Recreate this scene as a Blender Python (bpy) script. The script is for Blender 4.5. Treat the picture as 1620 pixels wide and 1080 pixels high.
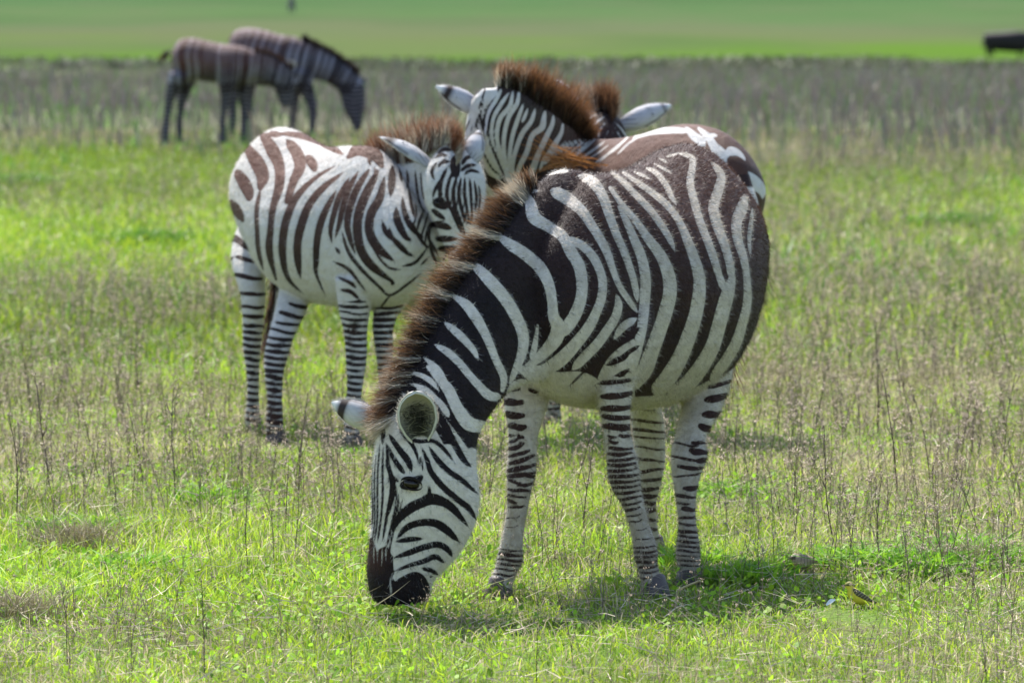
import bpy, math, random
import numpy as np
from mathutils import Vector

for o in list(bpy.data.objects):
    bpy.data.objects.remove(o)
random.seed(7)
rng = np.random.default_rng(11)
SC = bpy.context.scene
COL = SC.collection

# ---------------------------------------------------------------- camera, sky, sun, exposure
FPX, CAMZ, HORIZON = 8500.0, 2.0, -65.0          # telephoto lens, in pixels of a 1620 wide picture
PITCH = math.atan((540 - HORIZON) / FPX)
cd = bpy.data.cameras.new('camera')
cam = bpy.data.objects.new('camera', cd)
COL.objects.link(cam)
cam.location = (0, 0, CAMZ)
cam.rotation_euler = (math.pi / 2 - PITCH, 0, 0)
cd.sensor_width = 36.0
cd.lens = 36.0 * FPX / 1620.0
cd.clip_start = 0.5
cd.clip_end = 9000
cd.dof.use_dof = True
cd.dof.focus_distance = 16.65
cd.dof.aperture_fstop = 6.3
SC.camera = cam

SUN_EL, SUN_AZ = math.radians(54), math.radians(-19)
w = bpy.data.worlds.new('World')
SC.world = w
w.use_nodes = True
nt = w.node_tree
sky = nt.nodes.new('ShaderNodeTexSky')
sky.sky_type = 'NISHITA'
sky.sun_disc = False
sky.sun_elevation = SUN_EL
sky.sun_rotation = SUN_AZ
nt.links.new(sky.outputs[0], nt.nodes['Background'].inputs[0])
nt.nodes['Background'].inputs[1].default_value = 0.15
sd = bpy.data.lights.new('sun', 'SUN')
sd.energy = 4.8
sd.angle = math.radians(0.5)
sd.color = (1.0, 0.955, 0.88)
sun = bpy.data.objects.new('sun', sd)
COL.objects.link(sun)
to_sun = Vector((math.sin(SUN_AZ) * math.cos(SUN_EL), math.cos(SUN_AZ) * math.cos(SUN_EL), math.sin(SUN_EL)))
sun.rotation_euler = to_sun.to_track_quat('Z', 'Y').to_euler()
SC.view_settings.view_transform = 'Standard'
SC.view_settings.look = 'None'
SC.view_settings.gamma = 1.0
SC.view_settings.exposure = 0.95

# ---------------------------------------------------------------- helpers
CP, SP = math.cos(PITCH), math.sin(PITCH)

def P(u, v, D):
    """drawing sheet of an animal (pixels of its side sketch) -> point at distance D"""
    a, b = (u - 810) / FPX, (540 - v) / FPX
    dy, dz = CP + b * SP, -SP + b * CP
    t = D / dy
    return np.array([a * t, D, CAMZ + dz * t])

def sheet(co):
    """points -> sketch coordinates (planar mapping of the coat drawing)"""
    x, y, z = co[:, 0], co[:, 1], co[:, 2] - CAMZ
    f = y * CP - z * SP
    up = y * SP + z * CP
    return 810 + FPX * x / f, 540 - FPX * up / f

def zg(y):
    y = np.asarray(y, float)
    return np.where(y < 70, 0.0, np.where(y < 315, -(y - 70) / 245 * 3.7, -3.7))

def tag(o, label=None, cat=None, group=None, kind=None):
    if label: o['label'] = label
    if cat: o['category'] = cat
    if group: o['group'] = group
    if kind: o['kind'] = kind
    return o

def empty(name, loc):
    o = bpy.data.objects.new(name, None)
    o.empty_display_size = 0.2
    o.location = loc
    COL.objects.link(o)
    return o

def mesh_obj(name, verts, faces, mat, parent=None, smooth=True, attrs=None, cols=None):
    """verts in world space; the parent's location is subtracted"""
    verts = np.asarray(verts, float)
    if parent is not None:
        q = parent
        while q is not None:
            verts = verts - np.array(q.location)
            q = q.parent
    me = bpy.data.meshes.new(name)
    if isinstance(faces, np.ndarray):
        n, k = faces.shape
        me.vertices.add(len(verts)); me.vertices.foreach_set('co', verts.ravel().astype(np.float32))
        me.loops.add(n * k); me.loops.foreach_set('vertex_index', faces.ravel().astype(np.int32))
        me.polygons.add(n); me.polygons.foreach_set('loop_start', (np.arange(n) * k).astype(np.int32))
        me.update(calc_edges=True)
    else:
        me.from_pydata(verts.tolist(), [], faces)
    if smooth:
        me.polygons.foreach_set('use_smooth', np.ones(len(me.polygons), bool))
    for k, a in (attrs or {}).items():
        at = me.attributes.new(k, 'FLOAT', 'POINT')
        at.data.foreach_set('value', np.asarray(a, np.float32))
    if cols is not None:
        at = me.color_attributes.new('tint', 'FLOAT_COLOR', 'POINT')
        c4 = np.ones((len(cols), 4), np.float32); c4[:, :3] = cols
        at.data.foreach_set('color', c4.ravel())
    me.materials.append(mat)
    o = bpy.data.objects.new(name, me)
    COL.objects.link(o)
    if parent is not None:
        o.parent = parent
    return o

def catmull(pts, n):
    """smooth rows of numbers; n samples per span"""
    p = np.asarray(pts, float)
    if len(p) < 2: return p
    q = np.vstack([2 * p[0] - p[1], p, 2 * p[-1] - p[-2]])
    out = []
    t = np.linspace(0, 1, n, endpoint=False)[:, None]
    for i in range(1, len(q) - 2):
        a, b, c, d = q[i - 1], q[i], q[i + 1], q[i + 2]
        out.append(0.5 * ((2 * b) + (-a + c) * t + (2 * a - 5 * b + 4 * c - d) * t ** 2 + (-a + 3 * b - 3 * c + d) * t ** 3))
    out.append(p[-1:])
    return np.vstack(out)

class Blob:
    """closed lofts that are grown together into one continuous skin"""
    def __init__(s): s.v = []; s.f = []; s.n = 0
    def rings(s, R):                       # R: (rings, K, 3)
        m, K, _ = R.shape
        b = s.n
        s.v.append(R.reshape(-1, 3))
        for i in range(m - 1):
            for k in range(K):
                k2 = (k + 1) % K
                s.f.append((b + i * K + k, b + i * K + k2, b + (i + 1) * K + k2, b + (i + 1) * K + k))
        c0, c1 = R[0].mean(0), R[-1].mean(0)
        s.v.append(np.array([c0, c1]))
        i0 = b + m * K
        for k in range(K):
            k2 = (k + 1) % K
            s.f.append((i0, b + k2, b + k))
            s.f.append((i0 + 1, b + (m - 1) * K + k, b + (m - 1) * K + k2))
        s.n += m * K + 2
    def grow(s, voxel, smooth=3):
        me = bpy.data.meshes.new('tmp')
        me.from_pydata(np.vstack(s.v).tolist(), [], s.f)
        o = bpy.data.objects.new('tmp', me); COL.objects.link(o)
        m = o.modifiers.new('r', 'REMESH'); m.mode = 'VOXEL'; m.voxel_size = voxel; m.adaptivity = 0
        m2 = o.modifiers.new('s', 'SMOOTH'); m2.factor = 0.5; m2.iterations = smooth
        dg = bpy.context.evaluated_depsgraph_get()
        ev = o.evaluated_get(dg); em = ev.to_mesh()
        co = np.empty(len(em.vertices) * 3); em.vertices.foreach_get('co', co); co = co.reshape(-1, 3)
        no = np.empty(len(em.vertices) * 3); em.vertex_normals.foreach_get('vector', no); no = no.reshape(-1, 3)
        fc = np.array([tuple(p.vertices) for p in em.polygons], int)
        ev.to_mesh_clear()
        bpy.data.objects.remove(o); bpy.data.meshes.remove(me)
        return co, fc, no

TH = np.linspace(0, 2 * math.pi, 28, endpoint=False)

def loft(blob, D0, st, n=5, taper=0.0):
    """stations (u1,v1,u2,v2,depth,half_depth) drawn on the sheet -> elliptic rings; returns centres and radii"""
    st = catmull([list(x) for x in st], n)
    R = []; C = []
    for u1, v1, u2, v2, dy, hd in st:
        D = D0 + dy
        p1, p2 = P(u1, v1, D), P(u2, v2, D)
        c = (p1 + p2) / 2; a = (p1 - p2) / 2
        hd = max(hd, 0.004)
        cs, sn = np.cos(TH), np.sin(TH)
        cs = np.sign(cs) * np.abs(cs) ** 0.92; sn = np.sign(sn) * np.abs(sn) ** 0.92
        w_ = 1 - taper * np.maximum(cs, 0)
        R.append(c + cs[:, None] * a + (sn * w_)[:, None] * np.array([0, hd, 0]))
        C.append([*c, max(np.linalg.norm(a), hd)])
    blob.rings(np.array(R))
    return np.array(C)

def torso(blob, S, d, st, n=6, taper=0.3):
    """stations (t, half_width, z_bottom, z_top) along the horizontal direction d (towards the tail) from S"""
    st = catmull([list(x) for x in st], n)
    d = np.array([d[0], d[1], 0.0]); d /= np.linalg.norm(d)
    s = np.array([d[1], -d[0], 0.0])
    R = []
    for row in st:
        t, hw, z0, z1 = row[:4]
        off = row[4] if len(row) > 4 else 0
        hw = max(hw, 0.01)
        c = np.array([S[0], S[1], (z0 + z1) / 2]) + d * t + s * off
        h = max((z1 - z0) / 2, 0.01)
        cs, sn = np.cos(TH), np.sin(TH)
        wd = hw * (1 - taper * np.maximum(sn, 0) ** 1.5 + 0.05 * np.maximum(-sn, 0))
        R.append(c + (cs * wd)[:, None] * s + (sn * h)[:, None] * np.array([0, 0, 1.0]))
    blob.rings(np.array(R))

def lump(blob, rows, n=5):
    """rows (x,y,z,rx,ry) horizontal elliptic rings in world space, for shoulders and thighs"""
    st = catmull([list(r) for r in rows], n)
    R = []
    for x, y, z, rx, ry in st:
        R.append(np.stack([x + rx * np.cos(TH), y + ry * np.sin(TH), np.full(len(TH), z)], 1))
    blob.rings(np.array(R))

def strokes(text, ox, oy, sc):
    """'+x,y,w x,y,w ...' one stroke per line; + white, - dark"""
    out = []
    for ln in text.strip().splitlines():
        ln = ln.split('#')[0].strip()
        if not ln: continue
        sg = 1 if ln[0] == '+' else -1
        pts = []; lw = 10.0
        for tok in ln[1:].split():
            q = [float(a) for a in tok.split(',')]
            if len(q) == 3: lw = q[2]
            pts.append((ox + q[0] / sc, oy + q[1] / sc, lw / sc / 2))
        if len(pts) == 1: pts.append((pts[0][0] + .5, pts[0][1], pts[0][2]))
        c = catmull(pts, 5)
        if len(c) > 5 and max(q[2] for q in pts) * sc < 30:      # hair stripes end in a point
            c[0, 2] *= .3; c[1, 2] *= .75; c[-1, 2] *= .3; c[-2, 2] *= .75
        out.append((sg, c))
    return out

def bars(ox, oy, sc, rows, bow=4):
    """leg rings: rows (y, x0, x1, width, slope)"""
    out = []
    r = random.Random(int(ox * 7 + oy))
    for y, x0, x1, wd, sl in rows:
        pts = []
        j = r.uniform(-1, 1)
        for k in range(5):
            f = k / 4
            x = x0 + (x1 - x0) * f
            yy = y + sl * (f - .5) + bow * math.sin(f * math.pi) + j * math.sin(f * 7 + j * 3) * 3
            ww = wd * (0.75 + 0.35 * math.sin(f * math.pi + .2)) * r.uniform(.8, 1.15)
            pts.append((ox + x / sc, oy + yy / sc, ww / sc / 2))
        out.append((-1, catmull(pts, 3)))
    return out

def paint(u, v, base, sts):
    F = np.full(len(u), float(base))
    for sg, pl in sts:
        pad = pl[:, 2].max() + 14
        m = (u > pl[:, 0].min() - pad) & (u < pl[:, 0].max() + pad) & (v > pl[:, 1].min() - pad) & (v < pl[:, 1].max() + pad)
        idx = np.nonzero(m)[0]
        if not len(idx): continue
        a, b = u[idx], v[idx]
        best = np.full(len(idx), 1e9)
        for (x, y, hw), (x2, y2, h2) in zip(pl[:-1], pl[1:]):
            ex, ey = x2 - x, y2 - y
            t = np.clip(((a - x) * ex + (b - y) * ey) / (ex * ex + ey * ey + 1e-9), 0, 1)
            best = np.minimum(best, np.sqrt((a - x - ex * t) ** 2 + (b - y - ey * t) ** 2) - hw - (h2 - hw) * t)
        if sg > 0: F[idx] = np.maximum(F[idx], -best)
        else: F[idx] = np.minimum(F[idx], best)
    return F

# ---------------------------------------------------------------- value noise for scattering
_tab = rng.random((256, 256))
def vnoise(x, y, s):
    x = np.asarray(x, float) / s + 57.3; y = np.asarray(y, float) / s + 91.7
    xi, yi = np.floor(x).astype(int), np.floor(y).astype(int)
    fx, fy = x - xi, y - yi
    fx = fx * fx * (3 - 2 * fx); fy = fy * fy * (3 - 2 * fy)
    t = lambda i, j: _tab[i % 256, j % 256]
    return (t(xi, yi) * (1 - fx) + t(xi + 1, yi) * fx) * (1 - fy) + (t(xi, yi + 1) * (1 - fx) + t(xi + 1, yi + 1) * fx) * fy

# ---------------------------------------------------------------- materials
def newmat(name):
    m = bpy.data.materials.new(name); m.use_nodes = True
    nt = m.node_tree; b = nt.nodes['Principled BSDF']
    return m, nt, b
def N(nt, t, **kw):
    n = nt.nodes.new(t)
    for k, v in kw.items():
        if k[0] == 'i' and k[1:].isdigit(): n.inputs[int(k[1:])].default_value = v
        else: setattr(n, k, v)
    return n
def mixc(nt, fac, a, b, blend='MIX'):
    n = nt.nodes.new('ShaderNodeMix'); n.data_type = 'RGBA'; n.blend_type = blend
    for sock, val in ((n.inputs[0], fac), (n.inputs[6], a), (n.inputs[7], b)):
        if hasattr(val, 'is_output') or isinstance(val, bpy.types.NodeSocket): nt.links.new(val, sock)
        elif isinstance(val, (int, float)): sock.default_value = val
        else: sock.default_value = (*val, 1)
    return n.outputs[2]
def ramp(nt, src, a, b):
    n = nt.nodes.new('ShaderNodeMapRange'); n.inputs[1].default_value = a; n.inputs[2].default_value = b
    nt.links.new(src, n.inputs[0]); return n.outputs[0]
def math_(nt, op, a, b):
    n = nt.nodes.new('ShaderNodeMath'); n.operation = op
    for i, v in enumerate((a, b)):
        if isinstance(v, bpy.types.NodeSocket): nt.links.new(v, n.inputs[i])
        else: n.inputs[i].default_value = v
    return n.outputs[0]

def coat(name, dark=(.009, .006, .008), brown=(.066, .028, .020), white=(.70, .64, .57), cream=(.36, .31, .25), edge=.0016):
    m, nt, b = newmat(name)
    st = N(nt, 'ShaderNodeAttribute', attribute_name='stripe').outputs['Fac']
    br = N(nt, 'ShaderNodeAttribute', attribute_name='brown').outputs['Fac']
    du = N(nt, 'ShaderNodeAttribute', attribute_name='dust').outputs['Fac']
    tc = N(nt, 'ShaderNodeTexCoord').outputs['Object']
    def noise(scale, det=3, vec=tc):
        n = N(nt, 'ShaderNodeTexNoise'); n.inputs['Scale'].default_value = scale; n.inputs['Detail'].default_value = det
        nt.links.new(vec, n.inputs['Vector']); return n.outputs['Fac']
    mp = N(nt, 'ShaderNodeMapping'); mp.inputs['Scale'].default_value = (1, 1, .35); nt.links.new(tc, mp.inputs['Vector'])
    fine = noise(420, 2, mp.outputs[0]); mid = noise(38, 3); big = noise(7, 3)
    s2 = math_(nt, 'ADD', st, math_(nt, 'MULTIPLY', math_(nt, 'SUBTRACT', fine, .5), .0045))
    s2 = math_(nt, 'ADD', s2, math_(nt, 'MULTIPLY', math_(nt, 'SUBTRACT', mid, .5), .0016))
    fac = ramp(nt, s2, -edge, edge)
    b2 = math_(nt, 'ADD', br, math_(nt, 'MULTIPLY', math_(nt, 'SUBTRACT', big, .5), .5))
    b2 = math_(nt, 'ADD', b2, math_(nt, 'MULTIPLY', math_(nt, 'SUBTRACT', fine, .5), .7))
    dcol = mixc(nt, ramp(nt, b2, 0, 1), dark, brown)
    # browner towards the edge of a dark stripe on the parts painted as sunlit, dust on the white
    d2 = math_(nt, 'ADD', du, math_(nt, 'MULTIPLY', math_(nt, 'SUBTRACT', mid, .5), 1.3))
    wcol = mixc(nt, ramp(nt, d2, 0, 1), white, cream)
    wcol = mixc(nt, math_(nt, 'MULTIPLY', ramp(nt, fine, .55, .8), .35), wcol, (.25, .2, .17))
    dirt = mixc(nt, math_(nt, 'MULTIPLY', ramp(nt, d2, .8, 1.7), .4), dcol, (.17, .13, .10))
    c = mixc(nt, fac, dirt, wcol)
    nt.links.new(c, b.inputs['Base Color'])
    b.inputs['Roughness'].default_value = .62
    b.inputs['Specular IOR Level'].default_value = .18
    b.inputs['Sheen Weight'].default_value = .03
    b.inputs['Sheen Roughness'].default_value = .45
    bp = N(nt, 'ShaderNodeBump'); bp.inputs['Strength'].default_value = .8; bp.inputs['Distance'].default_value = .004
    hsum = math_(nt, 'ADD', math_(nt, 'ADD', fine, math_(nt, 'MULTIPLY', big, 5.0)), math_(nt, 'MULTIPLY', mid, 2.2))
    nt.links.new(hsum, bp.inputs['Height']); nt.links.new(bp.outputs[0], b.inputs['Normal'])
    return m

def tinted(name, rough=.6, trans=.0, spec=.3, sat=1.0):
    m, nt, b = newmat(name)
    a = N(nt, 'ShaderNodeAttribute', attribute_name='tint').outputs['Color']
    nt.links.new(a, b.inputs['Base Color'])
    b.inputs['Roughness'].default_value = rough
    b.inputs['Specular IOR Level'].default_value = spec
    if trans > 0:
        t = N(nt, 'ShaderNodeBsdfTranslucent')
        nt.links.new(a, t.inputs[0])
        mx = N(nt, 'ShaderNodeMixShader'); mx.inputs[0].default_value = trans
        nt.links.new(b.outputs[0], mx.inputs[1]); nt.links.new(t.outputs[0], mx.inputs[2])
        nt.links.new(mx.outputs[0], nt.nodes['Material Output'].inputs['Surface'])
    return m

def plain(name, col, rough=.5, spec=.4, var=.25, scale=60):
    m, nt, b = newmat(name)
    tc = N(nt, 'ShaderNodeTexCoord').outputs['Object']
    n = N(nt, 'ShaderNodeTexNoise'); n.inputs['Scale'].default_value = scale; nt.links.new(tc, n.inputs['Vector'])
    c = mixc(nt, n.outputs['Fac'], tuple(x * (1 - var) for x in col), tuple(min(1, x * (1 + var)) for x in col))
    nt.links.new(c, b.inputs['Base Color'])
    b.inputs['Roughness'].default_value = rough; b.inputs['Specular IOR Level'].default_value = spec
    return m

M_COAT = coat('striped_coat')
M_COAT_L = coat('striped_coat_young', dark=(.012, .008, .009), brown=(.12, .050, .032), white=(.56, .54, .52), cream=(.40, .33, .27))
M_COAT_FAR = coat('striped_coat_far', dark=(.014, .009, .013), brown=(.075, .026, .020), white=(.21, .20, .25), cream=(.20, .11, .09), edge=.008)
M_HAIR = tinted('hair', rough=.5, trans=.38, spec=.4)
M_EAR = tinted('ear_skin', rough=.7, trans=.15)
M_HOOF = plain('hoof_horn', (.085, .065, .06), .55, .4, .4, 45)
M_EYE = plain('eye_gloss', (.012, .007, .005), .16, .35)
M_LID = plain('eyelid_skin', (.018, .013, .012), .8, .15)

# ---------------------------------------------------------------- hair, ears, eyes, hooves
def hair(name, parent, roots, dirs, lens, croot, ctip, width=.0016, bend=None, gamma=1.6, segs=4, mat=None):
    n = len(roots)
    dirs = dirs / np.linalg.norm(dirs, axis=1)[:, None]
    rv = rng.normal(size=(n, 3)); side = np.cross(dirs, rv); side /= np.linalg.norm(side, axis=1)[:, None]
    bnd = rng.normal(size=(n, 3)) * .18
    if bend is not None: bnd += bend
    V = np.empty((n, segs + 1, 2, 3)); C = np.empty((n, segs + 1, 2, 3))
    wv = width * rng.uniform(.6, 1.4, n)
    for k in range(segs + 1):
        t = k / segs
        p = roots + dirs * (lens * t)[:, None] + bnd * (lens * t * t)[:, None]
        ww = (wv * (1 - t ** 1.5 * .9))[:, None] * side
        V[:, k, 0] = p - ww; V[:, k, 1] = p + ww
        g = t ** gamma
        C[:, k, 0] = C[:, k, 1] = croot * (1 - g) + ctip * g
    b = (np.arange(n) * (segs + 1) * 2)[:, None, None]
    k = np.arange(segs)[None, :, None] * 2
    F = (b + k + np.array([0, 1, 3, 2])[None, None, :]).reshape(-1, 4)
    return mesh_obj(name, V.reshape(-1, 3), F, mat or M_HAIR, parent, cols=C.reshape(-1, 3), smooth=False)

def mane(parent, crest, n, field, thick=.03, depth_lean=0.0, inset=9, dark=(.018, .011, .010), tipd=(.34, .17, .075),
         light=(.55, .50, .42), tipl=(.50, .36, .22), width=.0016, jitter=.22, clump=.35, name='mane', finset=None, lmin=.72):
    """crest rows: u, v, D, direction du, dv (sheet), length px"""
    c = catmull([list(r) for r in crest], 12)
    i = rng.uniform(0, len(c) - 1.001, n); i0 = i.astype(int); f = (i - i0)[:, None]
    r = c[i0] * (1 - f) + c[i0 + 1] * f
    u, v, D, du, dv, ln = r.T
    nrm = np.hypot(du, dv); du, dv = du / nrm, dv / nrm
    # strands gather in clumps that lean together
    cl = vnoise(i * 10, i * 0, 7.0) - .5
    cl2 = vnoise(i * 10 + 300, i * 0, 3.0) - .5
    ang = cl * clump * 2 + cl2 * clump + rng.normal(size=n) * jitter * .6
    dx, dy_ = du * np.cos(ang) - dv * np.sin(ang), du * np.sin(ang) + dv * np.cos(ang)
    fi = inset if finset is None else finset
    F = paint(u - du * fi, v - dv * fi, *field)
    lens = ln * (0.72 + .5 * vnoise(i * 10 + 90, i * 0, 4.0)) * rng.uniform(lmin, 1.06, n)
    a = rng.uniform(-inset * 1.2, 2, n)
    off = rng.normal(size=n) * thick
    R0 = np.array([P(uu, vv, dd) for uu, vv, dd in zip(u + du * a, v + dv * a, D + off)])
    R1 = np.array([P(uu, vv, dd) for uu, vv, dd in zip(u + du * a + dx * lens, v + dv * a + dy_ * lens, D + off * 1.6 + depth_lean + rng.normal(size=n) * .018)])
    dr = R1 - R0; L = np.linalg.norm(dr, axis=1)
    mixw = np.clip((F + rng.normal(size=n) * 2.5) / 3 + .5, 0, 1)[:, None]
    jit = rng.uniform(.75, 1.25, (n, 1))
    cr = (np.array(dark) * (1 - mixw) + np.array(light) * mixw) * jit
    ct = (np.array(tipd) * (1 - mixw) + np.array(tipl) * mixw) * jit
    dk = (rng.random((n, 1)) < .42)
    ct = np.where(dk, ct * .35, ct)
    return hair(name, parent, R0, dr, L, cr, ct, width=width, bend=np.array([0, 0, -.04]), gamma=2.7)

def ear(parent, base, tip, wd, opn, outer=(.52, .50, .50), band=(.035, .022, .02), inner=(.30, .28, .24), cup=105, hairs=60, tipw=(.75, .73, .70), bandt=(.60, .84), prof=None, flip=1):
    base, tip = np.array(base, float), np.array(tip, float)
    ax = tip - base; L = np.linalg.norm(ax); ax /= L
    opn = np.array(opn, float); opn -= ax * opn.dot(ax); opn /= np.linalg.norm(opn)
    s = np.cross(ax, opn)
    T = np.linspace(0, 1, 20); PH = np.linspace(-1, 1, 25)
    px, py = zip(*(prof or [(0, .50), (.2, .82), (.42, 1.0), (.62, .92), (.8, .62), (.93, .28), (1, .04)]))
    V = []; C = []; 
    for lay in (0, 1):
        for t in T:
            wt = wd * np.interp(t, px, py) * (1 - .10 * lay)
            A = math.radians(cup) * (1 - .35 * t)
            for q in PH:
                x = wt * math.sin(q * A) ; d = -wt * (math.cos(q * A) - .25) * .85
                p = base + ax * (L * t * (1 - .04 * lay) + .010 * lay * (1 - t)) + s * x + opn * (d + .004 * lay)
                p = p + opn * (.10 * L * t * t)
                V.append(p)
                if lay == 0:
                    c = np.array(outer) * (0.9 + .2 * ((int(q * 7 + 9) + int(t * 9)) % 2) * .4)
                    k = np.clip(min((t - bandt[0]) / .06, (bandt[1] - t) / .05), 0, 1)
                    c = c * (1 - k) + np.array(band) * k
                    if t > bandt[1] + .03: c = np.array(tipw)
                    c = c * (.72 + .28 * min(1, t * 2.2))
                    if t < .3 and int(q * 11 + t * 20 + 40) % 4 == 0: c = c * .55
                    if abs(q) > .72 and .4 < t < bandt[1]: c = c * .45 + np.array(band) * .55
                    if abs(q) > .92: c = c * .4 + np.array(tipw) * .6
                else:
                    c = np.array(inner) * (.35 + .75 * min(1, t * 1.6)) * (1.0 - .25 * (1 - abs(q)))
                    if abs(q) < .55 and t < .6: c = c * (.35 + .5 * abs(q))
                    if abs(q) > .85 or t > .93: c = np.array(tipw) * .9
                C.append(c)
    nT, nP = len(T), len(PH); F = []
    for lay in (0, 1):
        b = lay * nT * nP
        for i in range(nT - 1):
            for j in range(nP - 1):
                q = (b + i * nP + j, b + i * nP + j + 1, b + (i + 1) * nP + j + 1, b + (i + 1) * nP + j)
                F.append(q if lay else q[::-1])
    b = nT * nP
    for i in range(nT - 1):
        for j in (0, nP - 1):
            F.append((i * nP + j, (i + 1) * nP + j, b + (i + 1) * nP + j, b + i * nP + j))
    for j in range(nP - 1):
        F.append(((nT - 1) * nP + j, (nT - 1) * nP + j + 1, b + (nT - 1) * nP + j + 1, b + (nT - 1) * nP + j))
    e = mesh_obj('ear', V, F, M_EAR, parent, cols=np.array(C))
    # soft fringe along both rims
    for side_ in (-1, 1):
     n = 210
     tt = rng.uniform(.05, .98, n); sg = np.full(n, side_)
     wt = wd * np.interp(tt, px, py); A = math.radians(cup) * (1 - .35 * tt)
     roots = base + ax * (L * tt)[:, None] + s * (wt * np.sin(sg * A))[:, None] + opn * (-wt * (np.cos(A) - .25) * .85 + .1 * L * tt ** 2)[:, None]
     dr = ax * .9 + s * (sg * .5)[:, None] + rng.normal(size=(n, 3)) * .25
     cw = np.tile((.55, .52, .48), (n, 1)) * rng.uniform(.5, 1.2, (n, 1))
     hair('ear_fringe', e, roots, dr, rng.uniform(.006, .014, n), cw, cw, width=.0006, segs=2)
    if hairs:
        n = hairs
        tt = rng.uniform(.10, .62, n); qq = np.clip(rng.normal(size=n) * .38, -.85, .85)
        wt = wd * np.interp(tt, px, py) * .9
        A = math.radians(cup) * (1 - .35 * tt)
        roots = base + ax * (L * tt)[:, None] + s * (wt * np.sin(qq * A))[:, None] + opn * (-wt * (np.cos(qq * A) - .25) * .8)[:, None]
        dr = opn * .8 + ax * .7 + s * (-qq * .9)[:, None] + rng.normal(size=(n, 3)) * .3
        dk = (rng.random(n) < np.where(np.abs(qq) < .42, .85, .15))[:, None]
        c = np.where(dk, [[.022, .02, .016]], [[.42, .40, .30]])
        hair('ear_hair', e, roots, dr, rng.uniform(.02, .05, n) * (wd / .055), c, c * 1.1, width=.0010)
    return e

def ellipsoid(c, r, n=18, m=12, ax=None):
    V = []; F = []
    for i in range(m + 1):
        th = math.pi * i / m
        for j in range(n):
            ph = 2 * math.pi * j / n
            V.append((r[0] * math.sin(th) * math.cos(ph), r[1] * math.sin(th) * math.sin(ph), r[2] * math.cos(th)))
    for i in range(m):
        for j in range(n):
            F.append((i * n + j, (i + 1) * n + j, (i + 1) * n + (j + 1) % n, i * n + (j + 1) % n))
    V = np.array(V)
    if ax is not None: V = V @ np.array(ax.to_matrix()).T
    return V + np.array(c), F

def eye(parent, u, v, D, r=.019, ang=0.0):
    from mathutils import Euler
    c = P(u, v, D)
    V, F = ellipsoid(c, (r, r * .75, r * .8), ax=Euler((0, ang, 0)))
    e = mesh_obj('eye', V, F, M_EYE, parent)
    # lids: two arched rolls above and below the ball, with lashes
    for sg, rr in ((1, .0042), (-1, .0026)):
        V = []; F = []
        K = 8; S = 14
        for i in range(S + 1):
            a = math.pi * i / S
            x, z = -math.cos(a) * r * 1.35, sg * math.sin(a) * r * (.74 if sg > 0 else .62)
            x, z = x * math.cos(-ang) - z * math.sin(-ang), x * math.sin(-ang) + z * math.cos(-ang)
            cc = c + np.array([x, -r * .66 * (.35 + .65 * math.sin(a)), z])
            rad = rr * (.5 + .7 * math.sin(a))
            for k in range(K):
                b = 2 * math.pi * k / K
                V.append(cc + np.array([0, math.cos(b) * rad, math.sin(b) * rad]))
        for i in range(S):
            for k in range(K):
                F.append((i * K + k, i * K + (k + 1) % K, (i + 1) * K + (k + 1) % K, (i + 1) * K + k))
        mesh_obj('eyelid', V, F, M_LID, e)
    n = 40
    a = rng.uniform(.15, .95, n) * math.pi
    x, z = -np.cos(a) * r * 1.3, np.sin(a) * r * .62
    x, z = x * math.cos(-ang) - z * math.sin(-ang), x * math.sin(-ang) + z * math.cos(-ang)
    roots = c + np.stack([x, -r * .8 * np.ones(n), z], 1)
    hair('eyelashes', e, roots, np.stack([x * 8, -np.ones(n), -.35 * np.ones(n)], 1), rng.uniform(.008, .016, n),
         np.full((n, 3), .01), np.full((n, 3), .015), width=.0006)
    return e

def hoof(parent, cx, cy, r, h=.055, head=(-.4, -.9), z0=0.0):
    hx = np.array(head, float); hx /= np.linalg.norm(hx); sx = np.array([-hx[1], hx[0]])
    V = []; K = 20
    prof = [(-.012, 1.22, .18), (0, 1.22, .18), (.010, 1.20, .17), (.028, 1.08, .08), (h, .86, 0), (h + .012, .80, 0), (h + .02, .55, 0)]
    for z, k, fw in prof:
        for j in range(K):
            a = 2 * math.pi * j / K
            f, s_ = math.cos(a), math.sin(a)
            f2 = f if f > -.55 else -.55
            p = np.array([cx, cy]) + hx * (f2 * r * k + fw * r) + sx * s_ * r * k * .92
            V.append((p[0], p[1], z0 + z))
    F = []
    for i in range(len(prof) - 1):
        for j in range(K):
            F.append((i * K + j, i * K + (j + 1) % K, (i + 1) * K + (j + 1) % K, (i + 1) * K + j))
    F.append(tuple(range(K))[::-1]); F.append(tuple((len(prof) - 1) * K + j for j in range(K)))
    return mesh_obj('hoof', V, F, M_HOOF, parent)

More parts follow.
